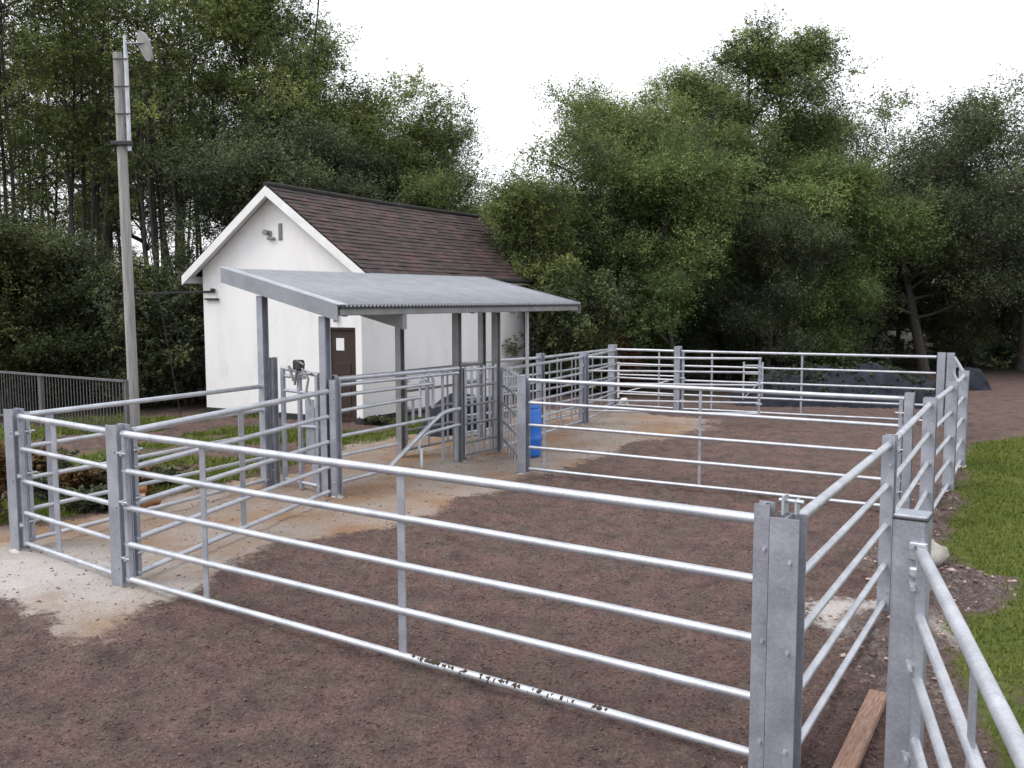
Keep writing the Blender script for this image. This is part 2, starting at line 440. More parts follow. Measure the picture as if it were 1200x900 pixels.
# local axes: x = -hw (towards the right corner is 0, left is negative), y = along the house
def wall_mat():
    m, n, l, b = new_mat('white_render')
    tc = n.new('ShaderNodeTexCoord')
    t = n.new('ShaderNodeTexNoise'); t.inputs['Scale'].default_value = 1.1; t.inputs['Detail'].default_value = 8; t.inputs['Roughness'].default_value = .65
    mp = n.new('ShaderNodeMapping'); mp.inputs['Scale'].default_value = (1.5, 1.5, .6)
    l.new(tc.outputs['Object'], mp.inputs[0]); l.new(mp.outputs[0], t.inputs['Vector'])
    r = ramp(n, [(.28,(.68,.67,.65)),(.45,(.77,.765,.77)),(.6,(.8,.795,.81))]); l.new(t.outputs[0], r.inputs[0])
    l.new(r.outputs[0], b.inputs['Base Color']); b.inputs['Roughness'].default_value = .9
    t2 = n.new('ShaderNodeTexNoise'); t2.inputs['Scale'].default_value = 45; t2.inputs['Detail'].default_value = 5
    l.new(tc.outputs['Object'], t2.inputs['Vector'])
    bp = n.new('ShaderNodeBump'); bp.inputs['Strength'].default_value = .4; bp.inputs['Distance'].default_value = .012
    l.new(t2.outputs[0], bp.inputs['Height']); l.new(bp.outputs[0], b.inputs['Normal'])
    return m
WALL = wall_mat()
OH, OV = .33, .3
slope = (RIDGE - EAVE) / (HWID/2 + OH)
zr = lambda x: RIDGE - abs(x + HWID/2) * slope           # underside line of the roof
m = MB()
wt = zr(0) - .05
gab = [(-HWID,0),(0,0),(0,wt),(-HWID/2,RIDGE-.06),(-HWID,wt)]
# gable wall with a door opening: build as polygons round the opening
dx0, dx1, dz = -.94, -.16, 2.02
m.prism([(-HWID,0),(dx0,0),(dx0,dz),(dx0,zr(dx0)-.05),(-HWID/2,RIDGE-.06),(-HWID,wt)], (0,0,0), (1,0,0), (0,0,1), (0,1,0), .25)
m.prism([(dx0,dz),(dx1,dz),(dx1,zr(dx1)-.05),(dx0,zr(dx0)-.05)], (0,0,0), (1,0,0), (0,0,1), (0,1,0), .25)
m.prism([(dx1,0),(0,0),(0,wt),(dx1,zr(dx1)-.05)], (0,0,0), (1,0,0), (0,0,1), (0,1,0), .25)
m.prism(gab, (0,HLEN-.25,0), (1,0,0), (0,0,1), (0,1,0), .25)
m.box((-.125, HLEN/2, wt/2), (.25, HLEN-.5, wt)); m.box((-HWID+.125, HLEN/2, wt/2), (.25, HLEN-.5, wt))
m.build('wall', WALL, house)
part('plinth', BLACK, house, ((dx0/2-HWID/2, -.018, .04), (HWID+dx0, .03, .16)), ((dx1/2, -.018, .04), (-dx1, .03, .16)), ((.018, HLEN/2, .04), (.03, HLEN, .16)))
# tiled roof: stepped courses on both sides
def tile_mat():
    m, n, l, b = new_mat('brown_roof_tile')
    tc = n.new('ShaderNodeTexCoord'); mp = n.new('ShaderNodeMapping')
    l.new(tc.outputs['UV'], mp.inputs[0])
    br = n.new('ShaderNodeTexBrick'); br.inputs['Scale'].default_value = 1
    br.inputs['Brick Width'].default_value = .26; br.inputs['Row Height'].default_value = .155; br.inputs['Mortar Size'].default_value = .008
    br.inputs['Color1'].default_value = (.03,.018,.017,1); br.inputs['Color2'].default_value = (.062,.034,.03,1); br.inputs['Mortar'].default_value = (.012,.01,.01,1)
    l.new(mp.outputs[0], br.inputs['Vector'])
    t = n.new('ShaderNodeTexNoise'); t.inputs['Scale'].default_value = 1.6; t.inputs['Detail'].default_value = 8
    l.new(tc.outputs['Object'], t.inputs['Vector'])
    r = ramp(n, [(.36,(.6,.62,.64)),(.52,(1,.98,.98)),(.68,(1.6,1.25,1.12))]); l.new(t.outputs[0], r.inputs[0])
    mu = n.new('ShaderNodeMix'); mu.data_type = 'RGBA'; mu.blend_type = 'MULTIPLY'; mu.inputs[0].default_value = 1
    l.new(br.outputs[0], mu.inputs[6]); l.new(r.outputs[0], mu.inputs[7])
    t3 = n.new('ShaderNodeTexNoise'); t3.inputs['Scale'].default_value = 7; t3.inputs['Detail'].default_value = 6
    l.new(tc.outputs['Object'], t3.inputs['Vector'])
    r3 = ramp(n, [(.66,(0,0,0)),(.78,(1,1,1))]); l.new(t3.outputs[0], r3.inputs[0])
    li = n.new('ShaderNodeMix'); li.data_type = 'RGBA'; li.inputs[7].default_value = (.13,.12,.11,1)
    l.new(r3.outputs[0], li.inputs[0]); l.new(mu.outputs[2], li.inputs[6])
    l.new(li.outputs[2], b.inputs['Base Color']); b.inputs['Roughness'].default_value = .8
    bp = n.new('ShaderNodeBump'); bp.inputs['Strength'].default_value = .6; bp.inputs['Distance'].default_value = .02
    l.new(br.outputs['Fac'], bp.inputs['Height']); bp.invert = True; l.new(bp.outputs[0], b.inputs['Normal'])
    return m
TILE = tile_mat()
def roof_side(sgn):
    half = HWID/2 + OH
    Lr = math.hypot(half, half*slope); nrow = int(Lr/.155)
    vs = []; fs = []; uvs = []
    ncol = 32
    dirx = sgn * half / Lr; dirz = -(half*slope) / Lr
    nrm = (-dirz * sgn * (1 if True else 1), abs(dirx))
    wob = [[random.uniform(-.006,.006) for _ in range(ncol+1)] for _ in range(nrow+2)]
    y0, y1 = -OV, HLEN + OV
    for i in range(nrow):
        a0, a1 = Lr*i/nrow, Lr*(i+1)/nrow + .02
        for (a, lift) in ((a0, .02), (a1, .034), (a1, .0)):
            for k in range(ncol+1):
                yy = y0 + (y1-y0)*k/ncol
                w = lift + wob[i][k] * (lift > 0) + .03
                sag = -.03 * math.sin(math.pi * k/ncol) 
                vs.append((-HWID/2 + dirx*a + nrm[0]*w, yy, RIDGE + dirz*a + nrm[1]*w + sag))
                uvs.append((yy, .155*(i if a == a0 else i+.97)))
        b = i*3*(ncol+1)
        for rr in range(2):
            for k in range(ncol):
                q = b + rr*(ncol+1) + k
                fs.append((q, q+1, q+ncol+2, q+ncol+1))
    o = MB(); o.add(vs, fs); ob = o.build('roof', TILE, house)
    uvl = ob.data.uv_layers.new(name='UVMap')
    for lp in ob.data.loops: uvl.data[lp.index].uv = uvs[lp.vertex_index]
    return ob
roof = roof_side(1); roof2 = roof_side(-1)
rd = MB()
rd.tube([(-HWID/2, -OV-.01, RIDGE+.05), (-HWID/2, HLEN/2, RIDGE+.022), (-HWID/2, HLEN+OV, RIDGE+.05)], .075, 10)
rd.build('ridge_tile', TILE, roof)
# bargeboards and soffits
def barge(sgn, yy, name, parent):
    half = HWID/2 + OH; Lr = math.hypot(half, half*slope)
    ax = Vector((sgn*half/Lr, 0, -half*slope/Lr)); ay = Vector((0,0,1))
    b = MB(); b.prism([(0,-.21),(Lr,-.2),(Lr,.0),(0,.0)], (-HWID/2, yy, RIDGE+.025), ax, ay, (0,1,0), .035)
    b.build(name, WHITEP, parent)
    c = MB(); c.prism([(0,-.06),(Lr,-.06),(Lr,-.035),(0,-.035)], (-HWID/2, yy+.036, RIDGE+.0), ax, ay, (0,1,0), OV-.04)
    c.build('soffit', WHITEP, parent)
for s_ in (1, -1):
    barge(s_, -OV-.02, 'bargeboard', house)
for s_ in (1, -1):
    fz = EAVE
    xx = (0 if s_ == 1 else -HWID) + s_*OH
    b = MB(); b.box((xx - s_*.02, HLEN/2, fz-.06), (.03, HLEN+2*OV-.1, .16)); b.build('fascia_board', WHITEP, house)
    b = MB(); b.tube([(xx + s_*.06, -OV+.05, fz-.02), (xx + s_*.06, HLEN+OV-.05, fz-.05)], .055, 10); b.build('gutter', BLACK, house)
# door, notice, lamp, vent
dr = MB(); dr.box(((dx0+dx1)/2, .09, 1.0), (dx1-dx0-.12, .05, 1.98)); door = dr.build('door', DOORW, house)
f = MB()
for xx in (dx0+.03, dx1-.03): f.box((xx, .07, 1.01), (.058, .12, 2.018), bev=.006)
f.box(((dx0+dx1)/2, .07, 1.99), (dx1-dx0-.122, .118, .055), bev=.006); f.build('door_frame', DOORW, door)
part('door_panel', DOORW, door, *[(((dx0+dx1)/2, .058, zc), (.42, .014, hh)) for zc, hh in ((.45,.6),(1.05,.42))])
f = MB(); f.tube([(dx0+.14,.06,1.0),(dx0+.14,.01,1.0)],.012,8); f.tube([(dx0+.14,.012,1.0),(dx0+.25,.012,1.0)],.011,8); f.build('door_handle', GALV_OLD, door)
f = MB(); f.box(((dx0+dx1)/2-.06, .058, 1.66), (.21, .008, .26)); tag(f.build('notice_sheet', PAPER, door), 'white paper notice')
f = MB(); f.box((dx0+.3, -.05, 2.28), (.11,.1,.17), bev=.02); f.tube([(dx0+.3,-.06,2.2),(dx0+.3,-.08,2.14)],[.05,.03],10); f.build('door_lamp', GALV_OLD, house)
f = MB(); f.box((-HWID/2+.12, -.012, 4.07), (.1,.022,.36), bev=.006)
for i in range(7): f.box((-HWID/2+.12, -.028, 3.93+i*.046), (.08,.012,.022))
f.build('gable_vent', GALV_OLD, house)
f = MB(); f.box((-HWID/2-.16, -.03, 4.02),(.05,.06,.16), bev=.01); f.box((-HWID/2-.12,-.05,3.93),(.2,.06,.05), bev=.01); f.tube([(-HWID/2-.22,-.02,4.06),(-HWID/2-.22,-.14,4.06)],[.05,.065],10)
f.build('gable_lamp', GALV_OLD, house)
f = MB(); f.tube([(.03,HLEN-.35,EAVE-.1),(.05,HLEN-.35,.1)],.04,8); f.build('downpipe', GALV_OLD, house)
f = MB(); f.tube([(-HWID+.02,-.02,2.78),(-HWID+.4,-.06,2.78)],.018,8); f.tube([(-HWID+.36,-.06,2.78),(-HWID+.36,-.06,2.86)],[.05,.05],8); f.box((-HWID+.3,-.04,2.62),(.4,.06,.04)); f.build('cable_bracket', BLACK, house)

# ------------------------------------------------------------------ metal shelter over the race
shelter = empty('steel_shelter', P['S'], RZ, 'open steel shelter with a sloping corrugated roof in front of the white house', 'shelter')
# local: x across (E2), y along (D2)
XF, XB, Y0, Y1 = .36, -1.78, -.16, 6.3
ZF, ZB = 2.5, 3.0
zroof = lambda x: ZF + (ZB-ZF)*(XF-x)/(XF-XB)
ncorr = int((Y1-Y0)/.0125)
vs = []; 
for k in range(ncorr+1):
    yy = Y0 + (Y1-Y0)*k/ncorr
    w = .014*math.sin(yy/.0762*2*math.pi) + .03
    for xx in (XF+.06, XB-.03):
        vs.append((xx, yy, zroof(xx)+w)); 
for k in range(ncorr+1):
    yy = Y0 + (Y1-Y0)*k/ncorr
    w = .014*math.sin(yy/.0762*2*math.pi) + .0285
    for xx in (XF+.06, XB-.03):
        vs.append((xx, yy, zroof(xx)+w))
fs = []; o2 = 2*(ncorr+1)
for k in range(ncorr):
    a = 2*k
    fs.append((a, a+1, a+3, a+2)); fs.append((o2+a, o2+a+2, o2+a+3, o2+a+1))
    fs.append((a, a+2, o2+a+2, o2+a)); fs.append((a+1, o2+a+1, o2+a+3, a+3))
mb = MB(); mb.add(vs, fs, True); rf = mb.build('corrugated_roof', SHEET, shelter)
ang = math.atan2(ZB-ZF, XF-XB)
def slab(name, mat, y, t, zoff, h, x0=XF+.04, x1=XB-.01, parent=shelter):
    b = MB(); b.prism([(x0, zroof(x0)+zoff), (x1, zroof(x1)+zoff), (x1, zroof(x1)+zoff-h), (x0, zroof(x0)+zoff-h)], (0,y,0), (1,0,0), (0,0,1), (0,1,0), t)
    return b.build(name, mat, parent)
slab('verge_flashing', SHEET, Y0-.02, .018, .052, .21)
b = MB(); b.prism([(XF+.07, zroof(XF+.07)+.058),(XB-.03, zroof(XB-.03)+.058),(XB-.03, zroof(XB-.03)+.05),(XF+.07, zroof(XF+.07)+.05)], (0,Y0-.022,0), (1,0,0), (0,0,1), (0,1,0), .17); b.build('verge_cap', GALV, shelter)
slab('verge_flashing', SHEET, Y1+.002, .018, .052, .2)
for yy in (.06, 2.95, 4.1, 6.1): 
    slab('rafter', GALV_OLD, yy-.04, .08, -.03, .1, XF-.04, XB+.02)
b = MB(); b.box((XF+.04, (Y0+Y1)/2, zroof(XF+.04)+.006), (.03, Y1-Y0-.06, .024)); b.build('eaves_shadow_strip', BLACK, shelter)  # black strip added as the shadow line between corrugated edge and front purlin
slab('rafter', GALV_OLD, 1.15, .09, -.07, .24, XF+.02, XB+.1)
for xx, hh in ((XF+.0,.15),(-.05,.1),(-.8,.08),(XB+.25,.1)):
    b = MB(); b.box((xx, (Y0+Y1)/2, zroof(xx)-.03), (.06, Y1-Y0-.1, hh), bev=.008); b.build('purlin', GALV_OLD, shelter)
b = MB(); b.tube([(.03, 5.02, ZF+.0),(.03,5.02,0)], .034, 12); b.build('downpipe', GALV, shelter)
for (xx, yy, nm) in ((0,0,'leg'),(0,2.95,'leg'),(0,4.07,'leg'),(-1.17,.0,'leg'),(-1.17,2.95,'leg'),(-1.17,5.35,'leg')):
    b = MB(); b.ibeam(.11, .11, .011, .009, 0, zroof(xx)-.2)
    for q in range(len(b.v)): b.v[q] = (b.v[q][0]+xx, b.v[q][1]+yy, b.v[q][2])
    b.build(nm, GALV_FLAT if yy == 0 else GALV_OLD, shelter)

# ------------------------------------------------------------------ posts of the pens
PH = 1.48
def steel_post(key, label, w=.15, dep=.13, h=PH, off=(0,0), mat=GALV_FLAT, group='steel posts of the pens', plate=True):
    p = P[key] + Vector((*off, 0))
    o = empty('steel_post', p, RZ, label, 'post', group)
    b = MB(); b.ibeam(w, dep, .012, .01, -.03, h); beam = b.build('beam', mat, o)
    for zz in (h*.84, h*.5, h*.12):
        b = MB(); b.tube([(w*.22,-dep/2+.002,zz),(w*.22,-dep/2-.014,zz)],.011,6); b.build('bolt', GALV, beam)
    b = MB(); nn = 9
    rr = w*.95; pts = []
    b.add([(0,0,.035)] + [(math.cos(i*2*math.pi/nn)*rr*random.uniform(.85,1.25), math.sin(i*2*math.pi/nn)*rr*random.uniform(.85,1.25), -.03) for i in range(nn)], [(0,i+1,(i+1)%nn+1) for i in range(nn)], True)
    b.build('concrete_footing', STONE, o)
    return o
steel_post('L', 'steel post at the left end of the short left-hand panel, nearest the left picture edge', .16, .13)
steel_post('A', 'steel post shared by the short left panel and the long front panel', .16, .14)
pB = steel_post('B', 'wide-flanged steel post with a bracket on top at the near right corner of the pen', .155, .16, 1.445, tuple(E2*.045)[:2], plate=True)
b = MB(); b.box((-.03,.03,1.5),(.012,.09,.1)); b.box((.03,.05,1.49),(.012,.06,.08)); b.tube([(-.06,.03,1.52),(.07,.03,1.52)],.012,8); b.build('top_bracket', GALV, pB)
steel_post('B', 'narrow steel channel post beside the near right corner post where the front panel ends', .084, .1, 1.5, tuple(E2*-.086)[:2])
steel_post('C', 'steel post on the right-hand fence standing in a pale concrete footing', .1, .13)
steel_post('E', 'steel post on the right-hand fence beside the cross fence end', .14, .13)
steel_post('X', 'steel post that carries the right end of the cross fence', .1, .1)
steel_post('M', 'steel post in front of the blue barrel at the left end of the cross fence', .15, .14, 1.45)
steel_post('F', 'steel post on the right-hand fence between the cross fence and the lawn corner', .14, .13)
steel_post('G', 'farthest-right steel post of the pens at the lawn edge', .13, .13)
steel_post('RR', 'steel post at the right end of the far fence', .15, .13, 1.5)
steel_post('RR', 'second steel post close beside the right end of the far fence', .13, .12, 1.5, (.14, -.1))
steel_post('K', 'tall pale steel post at the far left corner of the pens', .17, .15, 1.52)
steel_post('Q', 'pale steel post midway along the far fence behind the open gate', .14, .13, 1.52)
steel_post('N', 'pale steel post on which the open gate hangs', .16, .14, 1.5)
steel_post('T', 'pale steel post on the rear side of the narrow race', .13, .13, 1.5)
steel_post('S', 'galvanised pen post standing right beside the front left shelter leg', .1, .12, 1.55, (.13, -.04))
steel_post('P1', 'galvanised pen post standing right beside the rear left shelter leg', .09, .1, 1.8, (.05, -.03))
steel_post('F2', 'galvanised pen post beside the shelter leg next to the barred gate', .1, .1, 1.5, (.07, .12))

# round post near the camera with a dark cap
o = empty('box_post', P['DD'], RZ, 'thick square steel post with dark rim round its top, at the front right', 'post', 'steel posts of the pens')
b = MB(); b.box((0,0,.735),(.165,.165,1.53), bev=.012); b.build('tube', GALV_FLAT, o)
b = MB(); b.box((0,0,1.487),(.173,.173,.014), bev=.004); b.build('rim_band', BLACK, o)
b = MB(); b.box((0,0,1.499),(.16,.16,.012), bev=.005); b.build('cap', GALV_FLAT, o)
b = MB(); b.box((.045,-.09,1.33),(.085,.03,.09), bev=.006); b.box((.045,-.115,1.23),(.07,.05,.05), bev=.01); b.tube([(.02,-.1,1.36),(.02,-.14,1.36)],.012,8); b.build('latch', GALV, o)

# ------------------------------------------------------------------ panels and gates
ZS5 = (1.405, 1.07, .735, .40, .075)
def panel(name, label, p0, p1, zs=ZS5, r_top=.03, r=.024, braces=(), stiles=(1, 1), cat='fence panel', group='galvanised tube panels of the pens', mat=GALV, trim=(.0, .0), brace_w=.05, bottom_r=None, flat_brace=True):
    p0 = Vector(p0); p1 = Vector(p1); v = p1 - p0; Ln = v.length; v = v / Ln
    o = empty(name, p0, math.atan2(v.y, v.x), label, cat, group)
    a, c = trim[0], Ln - trim[1]
    for i, z in enumerate(zs):
        b = MB(); n_ = max(2, int(Ln/1.0)); jit = [0] + [random.uniform(-.004,.004) for _ in range(n_-1)] + [0]
        b.tube([(a+(c-a)*k/n_, 0, z+jit[k]) for k in range(n_+1)], r_top if i == 0 else r, 14)
        b.build('rail', mat, o)
    for s_, x in ((stiles[0], a+.03), (stiles[1], c-.03)):
        if s_:
            b = MB(); b.box((x, .0, (zs[0]+zs[-1])/2), (.05, .05, zs[0]-zs[-1]+.06), bev=.005); st = b.build('stile', GALV_FLAT, o)
            for zz in (zs[0]-.17, (zs[0]+zs[-1])/2+.05, zs[-1]+.2):
                b = MB(); b.tube([(x-.06,-.04,zz),(x+.06,-.04,zz)],.012,8); b.box((x,-.035,zz),(.03,.03,.045)); b.build('hinge', GALV, st)
    for fx in braces:
        b = MB(); x = a + (c-a)*fx
        b.box((x, 0, (zs[0]+zs[-1])/2-.01), (brace_w, .012, zs[0]-zs[-1]+.02), bev=.003); b.build('brace', GALV_FLAT, o)
    return o
def frac(p0, p1, u):                 # not used at run time except for brace spacing along a panel
    return u
front = panel('fence_panel', 'long five-rail panel across the front of the pen with mud on its bottom rail', P['A']+E2*.1-D2*.02, P['B']-E2*.125, braces=(.19,.562), stiles=(1,0), r_top=.031, r=.027, brace_w=.07)
# dried mud on the bottom rail
b = MB(); Lf = (P['B']-P['A']).length
for i in range(90):
    x = random.choice((random.gauss(3.6,.12), random.gauss(4.1,.22), random.gauss(4.7,.12), random.gauss(4.1,.5)))
    s_ = random.uniform(.006,.02)
    b.tube([(x-s_*1.6, random.uniform(-.02,.01), ZS5[4]+random.uniform(.0,.024)), (x, -.012, ZS5[4]+.02+random.uniform(-.025,.006)), (x+s_*1.6, random.uniform(-.02,.01), ZS5[4]+random.uniform(-.02,.02))], [s_*.3, s_, s_*.3], 6)
b.build('dried_mud', MUD, front)['kind'] = 'stuff'
panel('fence_panel', 'short five-rail panel at the far left joining the two leftmost posts', P['L']+E2*.08, P['A']-E2*.08, braces=(.4,), stiles=(1,0), brace_w=.1)
panel('fence_panel', 'funnel panel with one flat brace leading back from the front panel to the shelter', P['A']+D2*.12+E2*.02, P['S']-D2*.1+E2*.12, braces=(.47,), stiles=(1,0), r_top=.034, r=.027, brace_w=.1)
panel('fence_panel', 'funnel panel nearest the railings leading back to the rear left shelter leg', P['L']+D2*.1, P['P1']-D2*.08, braces=(.08,), stiles=(1,0), r_top=.03, brace_w=.1)
panel('fence_panel', 'right-hand panel running back from the near right corner post', P['B']+D2*.13+E2*.06, P['C']-D2*.07, stiles=(0,0), r_top=.03)
panel('fence_panel', 'right-hand panel between the post in concrete and the cross fence', P['C']+D2*.07, P['E']-D2*.06, stiles=(0,0))
panel('fence_panel', 'right-hand panel just beyond the cross fence', P['E']+D2*.06, P['F']-D2*.06, stiles=(0,0))
panel('fence_panel', 'farthest right-hand panel beside the top of the lawn', P['F']+D2*.06, P['G']-D2*.06, stiles=(0,0))
panel('gate', 'narrow-looking gate from the lawn corner post to the far fence', P['G']+D2*.1, P['RR']+Vector((.15,-.25,0)), stiles=(1,1), braces=(.5,), cat='gate')
panel('fence_panel', 'cross fence panel dividing the pen in the middle', P['M']+E2*.1, P['X']-E2*.06, braces=(.05,.51), stiles=(0,1), r_top=.03, r=.024, brace_w=.04)
panel('fence_panel', 'long far fence panel in front of the navy tarp', P['Q']+E2*.1, P['RR']-E2*.1, braces=(.13,.5), stiles=(1,0), brace_w=.045)
panel('fence_panel', 'short far fence panel left of the long one, at the back of the pen', P['K']+E2*.1, P['Q']-E2*.1, braces=(.75,), stiles=(0,0), brace_w=.04)
panel('gate', 'gate swung open across the pen in front of the far fence', P['N']+E2*.1, P['GE'], zs=(1.4,1.12,.86,.5,.28), braces=(), stiles=(0,1), cat='gate', r_top=.026, r=.022)
panel('fence_panel', 'outer side panel of the narrow race between shelter and far left corner post', Vector((-1.0,17.3,0)), P['T']-D2*.05, braces=(.3,.62,.85), stiles=(1,0))
panel('fence_panel', 'outer race panel reaching the far left corner post', P['T']+D2*.05, P['K']-D2*.06, braces=(.2,.45,.7), stiles=(0,0))
q0 = P['S']-E2*1.17+D2*3.05; q1 = P['S']-E2*1.17+D2*5.25
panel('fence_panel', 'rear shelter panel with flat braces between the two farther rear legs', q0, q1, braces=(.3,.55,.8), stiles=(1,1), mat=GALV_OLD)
panel('fence_panel', 'inner race panel with close flat braces leading to the open gate post', P['F3']+D2*.12, P['N']-D2*.08, braces=(.35,.55,.7,.85), stiles=(1,1))
panel('fence_panel', 'inner race panel beyond the open gate post', P['N']+D2*.08, P['K']-E2*.3-D2*.2+Vector((.4,-.3,0)), braces=(.5,), stiles=(0,0))
# gate at front right, coming towards the camera
gp = panel('gate', 'gate hung from the thick square post at the front right, running towards the viewer', P['DD']+Vector((-.0,-.11,0)), Vector((1.37,2.3,0)), zs=(1.33,1.0,.68,.36,.06), r_top=.03, r=.025, braces=(.62,), stiles=(1,1), cat='gate', brace_w=.1)

# barred gate under the shelter, between two legs
def barred(name, label, p0, p1, h, nb, rails, w=.06, cat='gate'):
    v = p1 - p0; Ln = v.length; v.normalize()
    o = empty(name, p0, math.atan2(v.y, v.x), label, cat, 'galvanised tube panels of the pens')
    for z in rails:
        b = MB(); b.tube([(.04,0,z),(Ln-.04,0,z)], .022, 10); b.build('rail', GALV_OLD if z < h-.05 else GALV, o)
    for k in range(nb):
        b = MB(); x = .05 + (Ln-.1)*k/(nb-1); b.box((x,.0,h/2+.05),(w,.012,h-.02), bev=.003); b.build('bar', GALV, o)
    return o
barred('barred_gate', 'upright-barred gate between the two middle shelter legs', P['F2']+D2*.1+E2*.06, P['F3']-D2*.08+E2*.06, 1.48, 6, (1.47,1.2,.9,.6,.3,.1))
barred('barred_gate', 'upright-barred gate seen almost edge-on left of the blue barrel', P['F3']+E2*.12, P['M']-E2*.1+D2*.02, 1.46, 6, (1.45,1.15,.85,.55,.25), .06)

# side of the crush between the front-left leg and the next one
o = empty('crush_side', P['S']+D2*.12+E2*.1, math.atan2(D2.y, D2.x), 'crush side of long tubes with a sloping bar under the shelter', 'cattle crush', 'handling gear under the shelter')
Ls = 2.72
def tubes(parent, name, lst, mat):
    for pts, r in lst:
        b = MB(); b.tube(pts, r, 12); b.build(name, mat, parent)
tubes(o, 'rail', [([(0,0,1.55),(Ls,0,1.52)],.036), ([(0,0,1.47),(Ls,0,1.45)],.026), ([(0,0,1.33),(1.9,0,1.33),(2.05,0,1.33)],.026), ([(0,0,1.12),(1.75,0,1.15)],.026), ([(0,0,.78),(2.1,0,.8)],.026), ([(0,0,.52),(1.2,0,.52)],.022), ([(0,0,.16),(1.2,0,.18)],.024)], GALV)
def arc(c, r, a0, a1, n=8): return [(c[0]+r*math.cos(R(a0+(a1-a0)*i/n)), 0, c[1]+r*math.sin(R(a0+(a1-a0)*i/n))) for i in range(n+1)]
tubes(o, 'sloping_bar', [([(.95,-.02,.18),(2.1,-.02,.78)] + [(2.3,-.02,.86),(2.5,-.02,.88),(Ls,-.02,.88)],.034)], GALV)
tubes(o, 'hoop', [([(1.72,-.04,.1),(1.72,-.04,.36)] + arc((1.95,.36),.23,180,90) + [(2.3,-.02,.61),(Ls,-.02,.63)],.026), ([(1.78,.03,.85),(1.8,.03,1.38)] + arc((1.95,1.36),.13,170,10) + [(2.1,.03,.95)],.024)], GALV)
for x, z0, z1 in ((0,.05,1.6),(1.62,.75,1.17),(1.95,.8,1.4),(2.35,.1,1.5),(Ls-.02,.05,1.55)):
    b = MB(); b.box((x,.03,(z0+z1)/2),(.045,.03,z1-z0), bev=.004); b.build('upright', GALV_FLAT, o)

# head gate at the end of the funnel
hg0 = P['P1']+Vector((.2,-.12,0)); hg1 = P['S']-Vector((.1,-.06,0))
hv = (hg1-hg0); hL = hv.length
o = empty('head_gate', hg0, math.atan2(hv.y, hv.x), 'head gate with levers and steel plates between the left shelter legs', 'head gate', 'handling gear under the shelter')
for x in (.02, hL*.48, hL-.04):
    b = MB(); b.box((x,0,.82),(.06,.05,1.62), bev=.005); b.build('upright', GALV_FLAT, o)
tubes(o, 'cross_bar', [([(0,0,1.66),(hL,0,1.6)],.03), ([(0,.02,1.55),(hL*.6,.02,1.55)],.026), ([(0,0,1.35),(hL,0,1.35)],.022), ([(0,0,.86),(hL,0,.9)],.022), ([(0,0,.1),(hL,0,.1)],.025)], GALV)
for x0, x1 in ((.42,.78),):
    b = MB(); b.box(((x0+x1)/2*hL+.08,.03,.86),(.2,.012,.8), bev=.003); b.build('plate', GALV_FLAT, o)
    b = MB(); b.box((hL*.8,.04,.6),(.16,.012,1.1), bev=.003); b.build('plate', GALV_FLAT, o)
b = MB(); b.box((hL*.52,-.03,1.72),(.17,.1,.14), bev=.02); b.build('ratchet_block', BLACK, o)
tubes(o, 'lever', [([(hL*.45,-.06,1.45),(hL*.56,-.06,1.78),(hL*.7,-.05,1.73)],.018), ([(hL*.66,-.06,1.68),(hL*.82,-.06,1.55),(hL*.76,-.06,1.38),(hL*.86,-.06,1.2)],.017), ([(hL*.6,-.05,1.6),(hL*.9,-.05,1.62)],.016), ([(hL*.3,-.06,1.7),(hL*.42,-.06,1.5)],.018)], GALV_OLD)

# ------------------------------------------------------------------ small things
o = empty('plastic_barrel', (.30, 15.2, 0), 0, 'bright blue plastic barrel standing behind the left end of the cross fence', 'barrel')
b = MB(); prof = [(.0,.17),(.02,.2),(.08,.215),(.3,.22),(.32,.228),(.36,.228),(.38,.22),(.58,.22),(.6,.228),(.64,.228),(.66,.22),(.84,.21),(.9,.19),(.92,.17)]
b.tube([(0,0,z) for z, _ in prof], [r_ for _, r_ in prof], 24); b.build('body', BLUE, o)
b = MB(); b.tube([(0,0,.915),(0,0,.94)],[.205,.2],24); b.build('lid', BLUE, o); o.scale = (.86,.86,.9)

p0, p1 = Vector((2.36, 5.74, 0)), Vector((1.66, 4.55, 0)); v = p1-p0
o = empty('wooden_plank', (p0+p1)/2, math.atan2(v.y, v.x), 'weathered brown plank lying on the soil beside the near right post', 'plank')
b = MB(); b.box((0,0,.06),(v.length,.115,.05), bev=.006); b.build('board', TIMBER, o)

def rock(name, loc, s, label, cat='stone', group=None, mat=STONE):
    b = MB(); n1, n2 = 10, 7; vs = []; fs = []
    ph = [random.uniform(0,6) for _ in range(6)]
    for i in range(n2+1):
        th = math.pi*i/n2
        for k in range(n1):
            g = 2*math.pi*k/n1
            d_ = 1 + .16*math.sin(2*g+ph[0]+3*th) + .1*math.sin(5*g+ph[1]) + .12*math.sin(3*th+ph[2]+g)
            vs.append((s[0]*d_*math.sin(th)*math.cos(g), s[1]*d_*math.sin(th)*math.sin(g), s[2]*(d_*math.cos(th)+.7)))
    for i in range(n2):
        for k in range(n1):
            k2 = (k+1) % n1; fs.append((i*n1+k, (i+1)*n1+k, (i+1)*n1+k2, i*n1+k2))
    b.add(vs, fs, True); o = b.build(name, mat); o.location = loc; o.rotation_euler = (0,0,random.uniform(0,6))
    return tag(o, label, cat, group)
rock('concrete_lump', (4.1, 8.95, -.06), (.19,.15,.15), 'pale concrete lump on the lawn edge just right of the thick square post', 'concrete lump')
#rock('concrete_lump', (3.0, 7.4, -.05), (.26,.22,.06), 'flat pale concrete spill round the foot of the right-hand fence post', 'concrete lump')
#rock('concrete_lump', (2.6, 7.9, -.05), (.3,.22,.04), 'flat pale concrete spill inside the pen near the right-hand fence', 'concrete lump')

